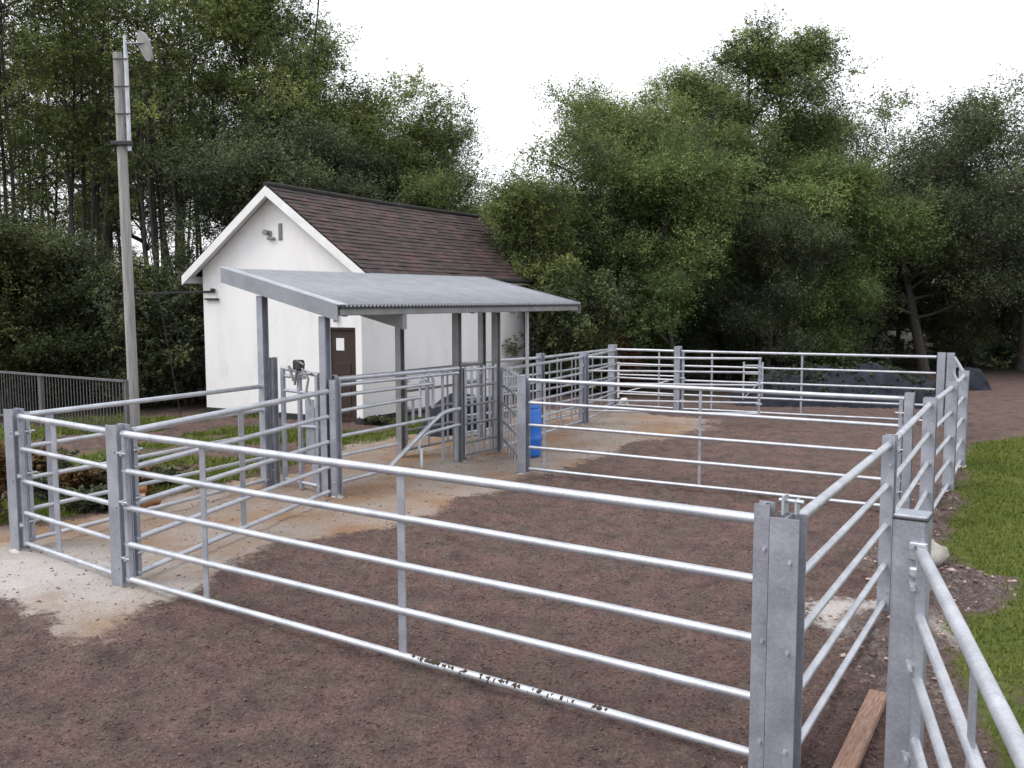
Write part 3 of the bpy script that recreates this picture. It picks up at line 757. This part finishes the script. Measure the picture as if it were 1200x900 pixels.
# log pile behind the left panel
for i, (x, y, z, a, ln, r_) in enumerate(((-4.75,11.2,.12,.4,.42,.1),(-4.55,11.35,.08,1.2,.3,.07),(-5.0,11.5,.08,-.3,.36,.08),(-4.75,11.3,.25,.7,.36,.075))):
    b = MB(); b.tube([(-ln/2,0,0),(0,0,random.uniform(-.01,.02)),(ln/2,0,0)],[r_,r_*.95,r_],12)
    o = b.build('sawn_log', LOGM); o.location = (x,y,z); o.rotation_euler = (0,0,a)
    tag(o, ('thickest orange-brown sawn log on the ground left of the funnel', 'orange-brown sawn log nearest the funnel panel', 'orange-brown sawn log at the far side of the log heap', 'orange-brown sawn log lying on top of the log heap')[i], 'log', 'sawn logs behind the left panels')

# tarp-covered heap behind the far fence
def heap(name, label, c, a, sx, sy, h, mat, cat, seed, group=None):
    nx_, ny_ = 90, 34
    gx, gy = np.meshgrid(np.linspace(-1,1,nx_), np.linspace(-1,1,ny_))
    prof = np.clip(1-np.abs(gx)**4,0,1)*np.clip(1-np.abs(gy)**2.6,0,1)
    n_ = fbm(gx*sx+seed*30, gy*sy, .9, seed, 4)
    rid = np.abs(fbm(gx*sx*1.4+seed*9, gy*sy, .5, seed+3, 3)-.5)*2
    z = h*prof*(.55+.75*n_) - rid*.09*prof
    vv = np.stack([gx*sx+(n_-.5)*.4, gy*sy+(rid-.5)*.2, z-.02], -1).reshape(-1,3)
    ii = np.arange(nx_*ny_).reshape(ny_,nx_)
    o = np_mesh(name, vv, np.stack([ii[:-1,:-1],ii[:-1,1:],ii[1:,1:],ii[1:,:-1]],-1).reshape(-1,4), mat, smooth=True)
    o.location = c; o.rotation_euler = (0,0,a)
    return tag(o, label, cat, group)
heap('tarp_heap', 'long low heap under a crumpled navy tarp behind the far fence', (8.25,23.3,0), -.16, 2.65, 1.2, .92, TARP, 'tarp heap', 2)
heap('tarp_heap', 'small heap under blue-grey tarp to the right of the pens at the wood edge', (13.3,26.8,0), -.1, .5, .6, .6, TARP, 'tarp heap', 5)

heap('tarp_heap', 'dark navy sheet heaped by the house wall behind the barred gate', (-1.15,18.5,0), 1.08, 1.0, .4, .75, TARP, 'tarp heap', 8)
hp = [o_ for o_ in bpy.data.objects if o_.name == 'tarp_heap'][0]
g = np.random.default_rng(8); co = np.array([tuple(v_.co) for v_ in hp.data.vertices]); co = co[co[:,2] > .25]
ca, sa = math.cos(-.16), math.sin(-.16)
pk = co[g.choice(len(co), 260)]
HEAP_LEAVES = np.stack([pk[:,0]*ca-pk[:,1]*sa+8.25, pk[:,0]*sa+pk[:,1]*ca+23.3, pk[:,2]+.03], 1)
# hurdle frames beyond the far fence
def hurdle(label, loc, rz, w, h, nb, mat):
    o = empty('sheep_hurdle', loc, rz, label, 'hurdle', 'small hurdles behind the far fence')
    for x in (-w/2, w/2):
        b = MB(); b.box((x,0,h/2),(.045,.045,h), bev=.004); b.build('upright', mat, o)
    for i in range(nb):
        b = MB(); z = h*(.12+.8*i/(nb-1)); b.tube([(-w/2,0,z),(w/2,0,z)],.018,8); b.build('rail', mat, o)
    b = MB(); b.tube([(-w/2,0.01,h*.12),(w/2,.01,h*.6)],.015,8); b.build('diagonal', mat, o)
    return o
hurdle('blue-grey hurdle standing against the left end of the navy tarp heap', (5.95,22.7,0), -.3, .45, 1.05, 5, GALV)
hurdle('white hurdle with a diagonal behind the short far panel', (3.55,24.0,0), -.4, 1.6, .95, 4, WHITEP)
rock('white_sack', (2.75,22.6,0), (.15,.12,.1), 'small white sack on the ground behind the far left corner', 'sack', None, WHITEP)

# ------------------------------------------------------------------ telegraph pole, railings, cables
pb = Vector((-7.55, 18.3, 0)); ptop = Vector((-7.6, 18.3, 7.35))
pole = empty('telegraph_pole', pb, 0, 'weathered grey timber pole with a pipe and grey oval aerial at its top', 'pole')
tp = ptop - pb
b = MB(); b.tube([tp*(k/6)+Vector((0,0,-.1*(k==0))) for k in range(7)], [.104,.102,.1,.097,.094,.092,.09], 16); b.build('pole_shaft', POLEM, pole)
b = MB(); q = tp*.76; b.tube([q+Vector((.16,-.04,-.1)), tp+Vector((.17,-.04,-.1)), tp+Vector((.16,-.04,.32))], [.042,.042,.022], 10); b.build('side_pipe', GALV, pole)
part('pole_clamp', BLACK, pole, *[(tp*k+Vector((.09,-.13,0)),(.3,.02,.025)) for k in (.84,.91,.98)])
part('pole_clamp', BLACK, pole, (tp*.765+Vector((.04,-.1,0)),(.4,.12,.08)), bev=.01)
b = MB(); b.tube([tp+Vector((.19,-.05,.16)),tp+Vector((.56,-.1,.16))],.02,8); b.build('aerial_arm', GALV_OLD, pole)
b = MB(); cdish = tp+Vector((.55,-.1,.1)); axd = Vector((.93,-.3,.2)).normalized()
b.prism([(  .125*math.cos(k*.3142)*(1+.12*math.sin(k*.9)), .3*math.sin(k*.3142)) for k in range(20)], cdish, Vector((.9,-.35,.0)).normalized(), Vector((-.27,0,.96)), Vector((.3,.93,.08)).normalized(), .07)
b.build('aerial_panel', DISH, pole)

def cable(name, label, pts, r=.012, cat='cable', sag=0):
    a, c = Vector(pts[0]), Vector(pts[-1]); n_ = 14
    pp = [a.lerp(c, i/n_) - Vector((0,0,sag*4*(i/n_)*(1-i/n_))) for i in range(n_+1)]
    b = MB(); b.tube(pp, r, 6); o = b.build(name, BLACK); return tag(o, label, cat)
br = house.matrix_basis @ Vector((-HWID+.36,-.06,2.8))
cable('service_cable', 'horizontal cable from the grey pole to the gable corner bracket', (pb+tp*.37+Vector((.13,0,0)), br), .018)
cable('stay_wire', 'thin slanting stay wire from the grey pole down to the bushes', (pb+tp*.82+Vector((.1,0,0)), Vector((-7.0,19.4,.0))), .009)
cable('overhead_cable', 'dark overhead cable crossing the white sky above the trees', (Vector((-5.75,27.0,9.0)), Vector((-.6,5.2,9.6))), .016, sag=.9)

# railings at far left: two bays of vertical bars
def railing(p0, p1, h, label):
    v = p1-p0; Ln = v.length
    o = empty('railing', p0, math.atan2(v.y, v.x), label, 'railing')
    for z in (h, .15):
        b = MB(); b.box((Ln/2,0,z),(Ln,.05,.045), bev=.004); b.build('rail', RAILM, o)
    npost = 4
    for k in range(npost):
        b = MB(); b.box((Ln*k/(npost-1),-.03,h/2),(.07,.07,h+.04), bev=.005); b.build('post', RAILM, o)
    nb = int(Ln/.105)
    for k in range(nb):
        b = MB(); b.tube([(.06+k*.105,0,.16),(.06+k*.105,0,h-.01)],.009,6); b.build('bar', RAILM, o)
    return o
railing(Vector((-7.3,17.3,0)), Vector((-14.5,21.9,0)), 1.08, 'grey vertical-bar railing in front of the bushes at far left')

# ------------------------------------------------------------------ trees
def leaf_quads(centers, sig, per, size, g, flat=.75, tone_c=None, droop=0.0, lpt=14):
    # each cluster is a spray of twigs, and the leaves sit along the twigs
    n = len(centers); tw = max(3, per//lpt); per = tw*lpt; N = n*per
    cc = np.repeat(centers, tw, 0); cs = np.repeat(sig, tw)[:, None]; M_ = n*tw
    d = g.normal(size=(M_,3)); d /= np.linalg.norm(d, axis=1)[:,None]
    fl = np.array([1,1,flat])
    start = cc + d*fl*cs*(g.random(M_)**.6)[:,None]*1.25
    d2 = d + g.normal(size=(M_,3))*.5; d2[:,2] += .12 - droop; d2 /= np.linalg.norm(d2, axis=1)[:,None]
    tl = cs*g.uniform(.35,1.1,(M_,1))
    k = np.tile((np.arange(lpt)+.5)/lpt, M_)[:,None]
    p = np.repeat(start,lpt,0) + np.repeat(d2*tl,lpt,0)*k + g.normal(size=(N,3))*np.repeat(cs,lpt,0)*.1*(1.2-.6*k)
    nrm = g.normal(size=(N,3)); nrm[:,2] = np.abs(nrm[:,2]) + .6
    nrm /= np.linalg.norm(nrm, axis=1)[:,None]
    t = g.normal(size=(N,3)); t[:,2] -= droop
    a = np.cross(nrm, t); a /= np.linalg.norm(a, axis=1)[:,None]; bb = np.cross(nrm, a)
    L_ = (size*g.uniform(.6,1.4,N))[:,None]
    v = np.stack([p-a*L_, p+bb*L_*.48, p+a*L_, p-bb*L_*.48], 1).reshape(-1,3)
    q = np.arange(N*4).reshape(N,4)
    tone = np.repeat(tone_c, per) + np.repeat(g.normal(size=M_)*.1, lpt) + g.normal(size=N)*.07
    return v, q, np.clip(tone,0,1)

def tree_proto(name, label, cat, seed, H, cr, base, leafm, barkm, ncl=260, per=130, lsize=.058, airy=.0, stems=1, shape='round', lean=.1, group='trees of the wood', cl_sig=.42, flat=.75):
    g = np.random.default_rng(seed); rd_ = random.Random(seed)
    root = empty(name, (0,0,0), 0, label, cat, group)
    tr = MB(); centers = []; sig = []
    for s_ in range(stems):
        b0 = Vector((rd_.uniform(-.5,.5)*(stems>1)*cr*.5, rd_.uniform(-.5,.5)*(stems>1)*cr*.5, -.1))
        top = Vector((b0.x*1.6+rd_.uniform(-1,1)*lean*H, b0.y*1.6+rd_.uniform(-1,1)*lean*H, H*rd_.uniform(.82,.93)))
        nseg = 9; ax = []
        for k in range(nseg+1):
            f_ = k/nseg
            p_ = b0.lerp(top, f_) + Vector((math.sin(f_*5+seed+s_)*.03*H*f_*(1-f_)*2, math.cos(f_*4+seed*2+s_)*.03*H*f_*(1-f_)*2, 0))
            ax.append(p_)
        r0 = H*.017/math.sqrt(stems)+.03
        tr.tube(ax, [r0*(1-.88*k/nseg) for k in range(nseg+1)], 8)
        nb = int((22 if stems == 1 else 10))
        for i in range(nb):
            f_ = base + (1-base)*((i+rd_.random())/nb)**.9*.97
            k = min(int(f_*nseg), nseg-1); p_ = ax[k].lerp(ax[k+1], f_*nseg-k)
            hrel = (f_-base)/(1-base)
            if shape == 'round': env = math.sin(math.pi*min(1,max(.06,.12+.88*hrel)))**.6
            elif shape == 'spread': env = (.55+.6*hrel) if hrel < .75 else 1.0*(1-(hrel-.75)*1.6)
            elif shape == 'tall': env = .55+.45*math.sin(math.pi*hrel)
            else: env = 1-hrel*.6
            ln = cr*env*rd_.uniform(.7,1.12)
            az = rd_.uniform(0,2*math.pi); up = rd_.uniform(.1,.75) + hrel*.5
            dv = Vector((math.cos(az), math.sin(az), up)).normalized()
            pts = [p_]; cur = p_.copy(); dd = dv.copy()
            for j in range(4):
                dd = (dd + Vector((rd_.uniform(-.25,.25), rd_.uniform(-.25,.25), rd_.uniform(-.2,.14)))).normalized()
                cur = cur + dd*ln/4; pts.append(cur.copy())
            rb = r0*(1-.85*f_)*.5+.012
            tr.tube(pts, [rb, rb*.75, rb*.5, rb*.33, rb*.15], 6, caps=False)
            for j in range(1,5):
                for _ in range(2):
                    az2 = rd_.uniform(0,6.28)
                    dv2 = (dd + Vector((math.cos(az2), math.sin(az2), rd_.uniform(-.3,.6)))).normalized()
                    l2 = ln*rd_.uniform(.18,.42); e_ = pts[j]+dv2*l2
                    m_ = pts[j].lerp(e_,.5)+Vector((0,0,l2*.06))
                    tr.tube([pts[j], m_, e_], [rb*.35+.004, rb*.2+.003, .004], 5, caps=False)
                    if j >= 2 or rd_.random() < .5:
                        centers.append(e_); sig.append(rd_.uniform(.6,1.25)*cl_sig)
                        if rd_.random() > airy: centers.append(m_+Vector((rd_.uniform(-.3,.3),rd_.uniform(-.3,.3),rd_.uniform(-.1,.3)))); sig.append(rd_.uniform(.6,1.2)*cl_sig)
    C_ = np.array([tuple(c) for c in centers]); S_ = np.array(sig)
    kz = (H - .3) / np.percentile(C_[:,2], 98.5); kx = (cr - .3) / np.percentile(np.hypot(C_[:,0], C_[:,1]), 97)
    C_ = C_ * np.array([kx, kx, kz])
    tr.v = [(a_*kx, b_*kx, c_*kz) for a_, b_, c_ in tr.v]
    tr.build('trunk', barkm, root)
    if len(C_) > ncl:
        pick = g.choice(len(C_), ncl, replace=False); C_, S_ = C_[pick], S_[pick]
    tone = g.normal(.42,.22,len(C_)) + .12*(C_[:,2]/H-.5)
    v, q, t = leaf_quads(C_, S_, per, lsize, g, flat=flat, tone_c=tone)
    np_mesh('crown', v, q, leafm, root, attrs={'tone': ('FACE', t)})
    return root

protos = {
 'broad': tree_proto('broadleaf_tree','x','tree',21,9.0,4.0,.16,LEAF,BARK,ncl=185,per=860,lsize=.040,shape='round',cl_sig=.66,flat=.62),
 'green': tree_proto('broadleaf_tree','x','tree',22,7.5,3.4,.12,LEAF_LIGHT,BARK,ncl=170,per=840,lsize=.038,shape='round',cl_sig=.6,flat=.62),
 'airy':  tree_proto('tall_airy_tree','x','tree',23,12.5,3.5,.38,LEAF,BARK,ncl=230,per=430,lsize=.040,shape='round',airy=.6,cl_sig=.55),
 'oak':   tree_proto('spreading_tree','x','tree',24,9.3,5.2,.28,LEAF_DARK,BARK,ncl=165,per=860,lsize=.044,shape='spread',airy=.4,cl_sig=.78,flat=.42),
 'stems': tree_proto('slender_tree','x','tree',25,13.5,2.9,.46,LEAF,BARK,ncl=270,per=250,lsize=.040,shape='tall',stems=7,airy=.5,cl_sig=.45),
 'dark':  tree_proto('dark_tree','x','tree',26,9.0,3.6,.1,LEAF_DARK,BARK,ncl=190,per=800,lsize=.044,shape='round',cl_sig=.68,flat=.55),
 'shrub': tree_proto('shrub','x','shrub',27,3.2,1.9,.04,LEAF_DARK,BARK,ncl=150,per=420,lsize=.038,shape='round',stems=3,cl_sig=.33,group='shrubs at the wood edge'),
 'lshrub': tree_proto('shrub','x','shrub',28,4.2,2.4,.03,LEAF_BUSH,BARK,ncl=160,per=700,lsize=.036,shape='round',stems=3,cl_sig=.45,flat=.6,group='shrubs at the wood edge'),
 'small': tree_proto('small_tree','x','tree',34,5.9,1.75,.46,LEAF,BARK,ncl=110,per=560,lsize=.036,shape='round',cl_sig=.42,flat=.7),
 'dome': tree_proto('tall_airy_tree','x','tree',43,12.0,3.0,.4,LEAF,BARK,ncl=300,per=330,lsize=.040,shape='tall',airy=.5,cl_sig=.52,lean=.02),
 'weed': tree_proto('weed_clump','x','weeds',31,.7,.75,.02,LEAF_DARK,BARK,ncl=60,per=110,lsize=.03,shape='round',stems=6,cl_sig=.12,group='weed clumps beside the race'),
 'red':   tree_proto('shrub','x','shrub',29,2.0,1.1,.03,LEAF_RED,BARK,ncl=70,per=110,lsize=.05,shape='round',stems=2,cl_sig=.25,group='shrubs at the wood edge'),
 'dead':  tree_proto('bracken_clump','x','shrub',30,1.3,.7,.02,LEAF_DEAD,BARK,ncl=60,per=110,lsize=.04,shape='round',stems=6,cl_sig=.16,group='dead bracken'),
}
used = set()
def plant(kind, x, y, s, rz, label, sz=None):
    o = protos[kind]
    if kind in used: o = copy_tree(o)
    used.add(kind)
    o.location = (x, y, 0); o.rotation_euler = (0, 0, rz); o.scale = (s, s, sz or s)
    o['label'] = label
    return o
def at(u, Y): return (u-600)/1080.0*Y

T = [ # kind, u, distance, scale, rz, label, z-scale
 ('stems', 0, 29, 1.05, .3, 'tall many-stemmed tree at the left picture edge', None),
 ('stems', 105, 31, 1.08, 1.9, 'tall slender-stemmed tree straight behind the grey pole', None),
 ('stems', 195, 30, 1.02, 3.4, 'tall slender-stemmed tree just right of the grey pole', None),
 ('stems', 45, 35, .95, 2.1, 'slender many-stemmed tree in the second row at the far left', None),
 ('stems', 140, 36, .98, 4.4, 'slender many-stemmed tree in the second row right behind the pole', None),
 ('stems', 225, 37, .95, 5.6, 'slender many-stemmed tree in the second row left of the house', None),
 ('airy', 85, 38, .85, 1.0, 'loose leafy tree filling the gap between the slender stems left of the pole', None),
 ('airy', 175, 39, .85, 2.9, 'loose leafy tree filling the gap between the slender stems right of the pole', None),
 ('oak', 1010, 38, .85, 1.9, 'dark spreading tree in the gap between the central and right trees', None),
 ('airy', 262, 31, 1.08, .8, 'tall leafy tree rising over the left eave of the house', None),
 ('airy', 335, 31, 1.0, 2.6, 'tall tree directly above the house gable peak', None),
 ('broad', 400, 33, 1.2, 1.2, 'broad tree behind the middle of the brown roof', 1.1),
 ('broad', 462, 33, 1.0, 4.0, 'broad tree behind the right half of the brown roof', .93),
 ('airy', 515, 35, .72, 5.1, 'loose thin-leaved tree at the right end of the left group', None),
 ('dark', 315, 28.5, .85, 2.2, 'dark dense tree close behind the left eave of the house', None),
 ('dark', 60, 27, .5, .9, 'dark dense tree low behind the railing', None),
 ('dark', 330, 30, .95, 3.9, 'dark dense tree hidden low behind the gable', None),
 ('dark', 430, 31, .8, 5.0, 'dark dense tree low behind the roof ridge', None),
 ('green', 565, 36, .78, .4, 'smaller bright tree in the gap right of the brown roof', None),
 ('green', 645, 31, .92, 1.5, 'bright green tree over the right end of the shelter', .84),
 ('broad', 725, 30, 1.02, 2.9, 'big round-crowned green tree at the picture centre', None),
 ('green', 795, 27.5, .92, .2, 'leafy lighter tree in front of the big central crown', None),
 ('dome', 905, 33, 1.0, 3.8, 'tallest airy tree standing above the central trees', .98),
 ('airy', 872, 34, 1.12, 5.2, 'tall full tree close behind the tallest airy tree', .92),
 ('airy', 825, 34, .86, 2.4, 'airy tree against the left side of the tallest airy tree', None),
 ('airy', 935, 34, .74, 1.1, 'airy tree half hidden at the right side of the tallest airy tree', None),
 ('broad', 845, 31, .88, 4.6, 'round green tree below the tallest airy tree', None),
 ('green', 945, 30, .93, 3.0, 'yellow-green tree at the right end of the central group', None),
 ('small', 622, 25.4, 1.0, .7, 'small leafy tree whose crown covers the far end of the brown roof', None),
 ('dark', 680, 28.5, .62, 1.1, 'dark low tree behind the right end of the shelter roof', None),
 ('dark', 900, 28.5, .62, 2.0, 'dark low tree behind the far fence', None),
 ('oak', 1085, 32, 1.0, .6, 'dark spreading tree on the right with sky showing through its crown', .99),
 ('oak', 1195, 34, 1.03, 2.5, 'dark spreading tree at the right picture edge', .99),
 ('dark', 1015, 36, .68, 4.2, 'dark tree filling the gap left of the spreading tree', None),
 ('dark', 1130, 38, .8, 3.3, 'dark tree behind the spreading tree', None),
]
for k, u, Y, s, rz, lab, sz in T: plant(k, at(u, Y), Y, s, rz, lab, sz)
S = [
 ('lshrub', 30, 22.5, 1.1, .2, 'big green bush behind the left end of the railing'),
 ('lshrub', 105, 22.8, .85, 2.0, 'green bush behind the railing beside the grey pole'),
 ('lshrub', -60, 23.5, 1.2, 3.0, 'green bush at the left picture edge'),
 ('shrub', 170, 22.8, 1.0, 1.0, 'dark bush right behind the grey pole'),
 ('shrub', 212, 23.6, 1.1, 3.0, 'dark bush against the left corner of the house'),
 ('lshrub', 672, 25.2, .6, 4.4, 'leafy bush below the right end of the shelter roof', .85),
 ('shrub', 668, 25.5, 1.0, 5.4, 'dark bush behind the right end of the shelter'),
 ('shrub', 690, 28.5, .8, 1.7, 'dark bush behind the far left corner post'),
 ('red', 705, 25.6, .85, 2.7, 'red-brown shrub above the far left corner post'),
 ('red', 738, 25.2, .6, 4.7, 'small red-brown shrub behind the short far panel'),
 ('shrub', 790, 30, .7, .7, 'dark bush behind the short far panel'),
 ('shrub', 850, 30.5, .8, 2.4, 'dark bush behind the open gate'),
 ('shrub', 985, 31, .8, 5.5, 'dark bush behind the middle of the navy tarp heap'),
 ('shrub', 1120, 35, .8, 3.5, 'dark bush behind the small tarp heap'),
 ('shrub', 1185, 36, .9, .5, 'dark bush at the wood edge by the right picture edge'),
 ('dead', -22, 10.6, .9, .4, 'brown dead bracken left of the leftmost post'),
 ('weed', 62, 12.2, 1.3, .4, 'low dark weed clump behind the short left panel', .7),
 ('weed', 104, 11.4, .9, 1.4, 'low dark weed clump nearest the post shared by the left and front panels', .6),
 ('weed', 130, 12.6, 1.5, 2.4, 'low weed clump farther back behind the short left panel', .8),
 ('weed', 182, 12.9, .8, 3.4, 'low weed clump between the funnel and the house', .5),
 ('weed', 28, 13.5, 1.5, 4.4, 'low weed clump in front of the railing', .9),
 ('weed', 440, 19.2, .7, 5.4, 'low weed clump at the foot of the house wall right of the door', .4),
 ('dead', 84, 11.9, .6, 2.2, 'small brown bracken clump behind the short left panel', .4),
 ('dead', 150, 12.0, .55, 3.2, 'small brown bracken clump behind the shared left post', .35),
 ('dead', 40, 12.6, .7, 5.2, 'small brown bracken clump among the weeds behind the leftmost post', .5),
]
for k, u, Y, s, rz, lab, *sz in S: plant(k, at(u, Y), Y, s, rz, lab, sz[0] if sz else None)
# deeper rows of the wood
k_ = 0
for row, (Y, n_, s0) in enumerate(((39, 12, .8), (46, 14, .85), (55, 15, .95))):
    for i in range(n_):
        u = -150 + (1500.0)*(i+.5+random.uniform(-.3,.3))/n_
        if row and 540 < u < 600: continue
        kind = ('dark','broad','dark','oak')[(i+row)%4]
        o = plant(kind, at(u, Y), Y+random.uniform(-2,2), s0*random.uniform(.85,1.05)*(.5 if u < 330 else 1.0), random.uniform(0,6.28), 'dense dark tree deep in the wood behind the front trees')
        o['group'] = 'deep trees of the wood'
# undergrowth of the wood floor: one mass
g = np.random.default_rng(77); N = 900
cx = g.uniform(-26,30,N); cy = g.uniform(28.5,42,N); keep = ~((cx>-40)&(cx<2)&(cy<31)) & ~((cx > 12) & (cy < 32))
cx, cy = cx[keep], cy[keep]
Cc = np.stack([cx, cy, np.abs(g.normal(.3,.35,len(cx)))], 1)
v, q, t = leaf_quads(Cc, g.uniform(.25,.5,len(cx)), 90, .07, g, tone_c=g.normal(.35,.18,len(cx)))
tag(np_mesh('undergrowth', v, q, LEAF_DARK, attrs={'tone':('FACE',t)}), 'low dark undergrowth on the wood floor behind the pens', 'undergrowth', None, 'stuff')

v, q, t = leaf_quads(HEAP_LEAVES, np.full(len(HEAP_LEAVES), .1), 14, .035, g, flat=.2, tone_c=g.normal(.2,.15,len(HEAP_LEAVES)))
tag(np_mesh('fallen_leaves', v, q, LEAF_DARK, attrs={'tone':('FACE',t)}), 'dark fallen leaves lying on the long navy tarp heap', 'fallen leaves', None, 'stuff')
# ------------------------------------------------------------------ grass, clods, rubble
def sample(n, x0, x1, y0, y1, g):
    return g.uniform(x0,x1,n), g.uniform(y0,y1,n)
g = np.random.default_rng(5)
x, y = sample(900000, -12, 17, 3.0, 21, g)
s_, gr_, ru_, li_ = masks(x, y)
vis = (np.abs(x) < y*.62+1.0)
kp = (gr_ > g.uniform(.2,1.1,len(x))) & vis & (fbm(x, y, .5, 66) + .25*gr_ > g.uniform(.3,.62,len(x)))
x, y = x[kp], y[kp]; z = ground_h(x, y, s_[kp], gr_[kp], ru_[kp])
N = len(x)
hgt = g.uniform(.015,.045,N)*(1+1.3*(x<-3)); az = g.uniform(0,6.28,N); wd = g.uniform(.004,.009,N)*(1+y/14)
lx = np.cos(az+1.57)*hgt*g.uniform(.2,.9,N); ly = np.sin(az+1.57)*hgt*g.uniform(.2,.9,N)
b0 = np.stack([x-np.cos(az)*wd, y-np.sin(az)*wd, z-.01],1); b1 = np.stack([x+np.cos(az)*wd, y+np.sin(az)*wd, z-.01],1)
tp_ = np.stack([x+lx, y+ly, z+hgt],1)
V = np.stack([b0,b1,tp_],1).reshape(-1,3)
tone = np.clip(.25+.5*fbm(x,y,.8,91)+g.normal(size=N)*.12,0,1)
tag(np_mesh('grass', V, np.arange(N*3).reshape(N,3), GRASSM, attrs={'tone':('FACE',tone)}), 'short green grass of the lawn and verges', 'grass', None, 'stuff')

def clods(name, label, n, region, smin, smax, tone_mu, tone_sd, seed, bright=0.04, power=2.5, flat=.6, dens=None):
    g = np.random.default_rng(seed)
    x, y = sample(n, *region, g)
    if dens: 
        k = dens(x, y, g); x, y = x[k], y[k]
    k = np.abs(x) < y*.6+.6; x, y = x[k], y[k]
    s_, gr_, ru_, li_ = masks(x, y); z = ground_h(x, y, s_, gr_, ru_)
    N = len(x); s = smin+(smax-smin)*g.uniform(0,1,N)**power
    base = np.array([[1,0,0],[0,1,0],[-1,0,0],[0,-1,0],[0,0,1],[0,0,-.6]],float)
    pts = base[None]*g.uniform(.45,1.3,(N,6,1))*s[:,None,None]
    pts[:,:,0] *= g.uniform(.7,1.7,N)[:,None]; pts[:,:,2] *= flat
    a = g.uniform(0,6.28,N); c_, d_ = np.cos(a)[:,None], np.sin(a)[:,None]
    px = pts[:,:,0]*c_-pts[:,:,1]*d_; py = pts[:,:,0]*d_+pts[:,:,1]*c_
    V = np.stack([px+x[:,None], py+y[:,None], pts[:,:,2]+z[:,None]+s[:,None]*.15],-1).reshape(-1,3)
    F = np.array([[0,1,4],[1,2,4],[2,3,4],[3,0,4],[1,0,5],[2,1,5],[3,2,5],[0,3,5]])
    Q = (F[None]+6*np.arange(N)[:,None,None]).reshape(-1,3)
    tone = np.clip(g.normal(tone_mu,tone_sd,N) + (g.random(N)<bright)*.45,0,1)
    o = np_mesh(name, V, Q, CLODM, attrs={'tone':('FACE',np.repeat(tone,8))})
    return tag(o, label, name.replace('_',' '), None, 'stuff')
clods('soil_clods', 'small dark clods and crumbs over the trodden soil', 170000, (-6,6,3.2,14), .003, .013, .36, .12, 1, .004, 2.2,
      dens=lambda x,y,g: (np.maximum(masks(x,y)[0], masks(x,y)[1]) < .5) & (g.random(len(x)) < np.clip(7/y,0,1)))
clods('sand_pebbles', 'pale pebbles strewn over the sandy track', 14000, (-7,5,7,20), .004, .022, .72, .14, 2, .1, 2.4, dens=lambda x,y,g: masks(x,y)[0] > .4)
clods('rubble_chips', 'pale stone and wood chips along the right-hand fence', 5500, (2,8,4.6,14), .006, .04, .62, .22, 3, .12, 2.2, dens=lambda x,y,g: masks(x,y)[2] > .35)
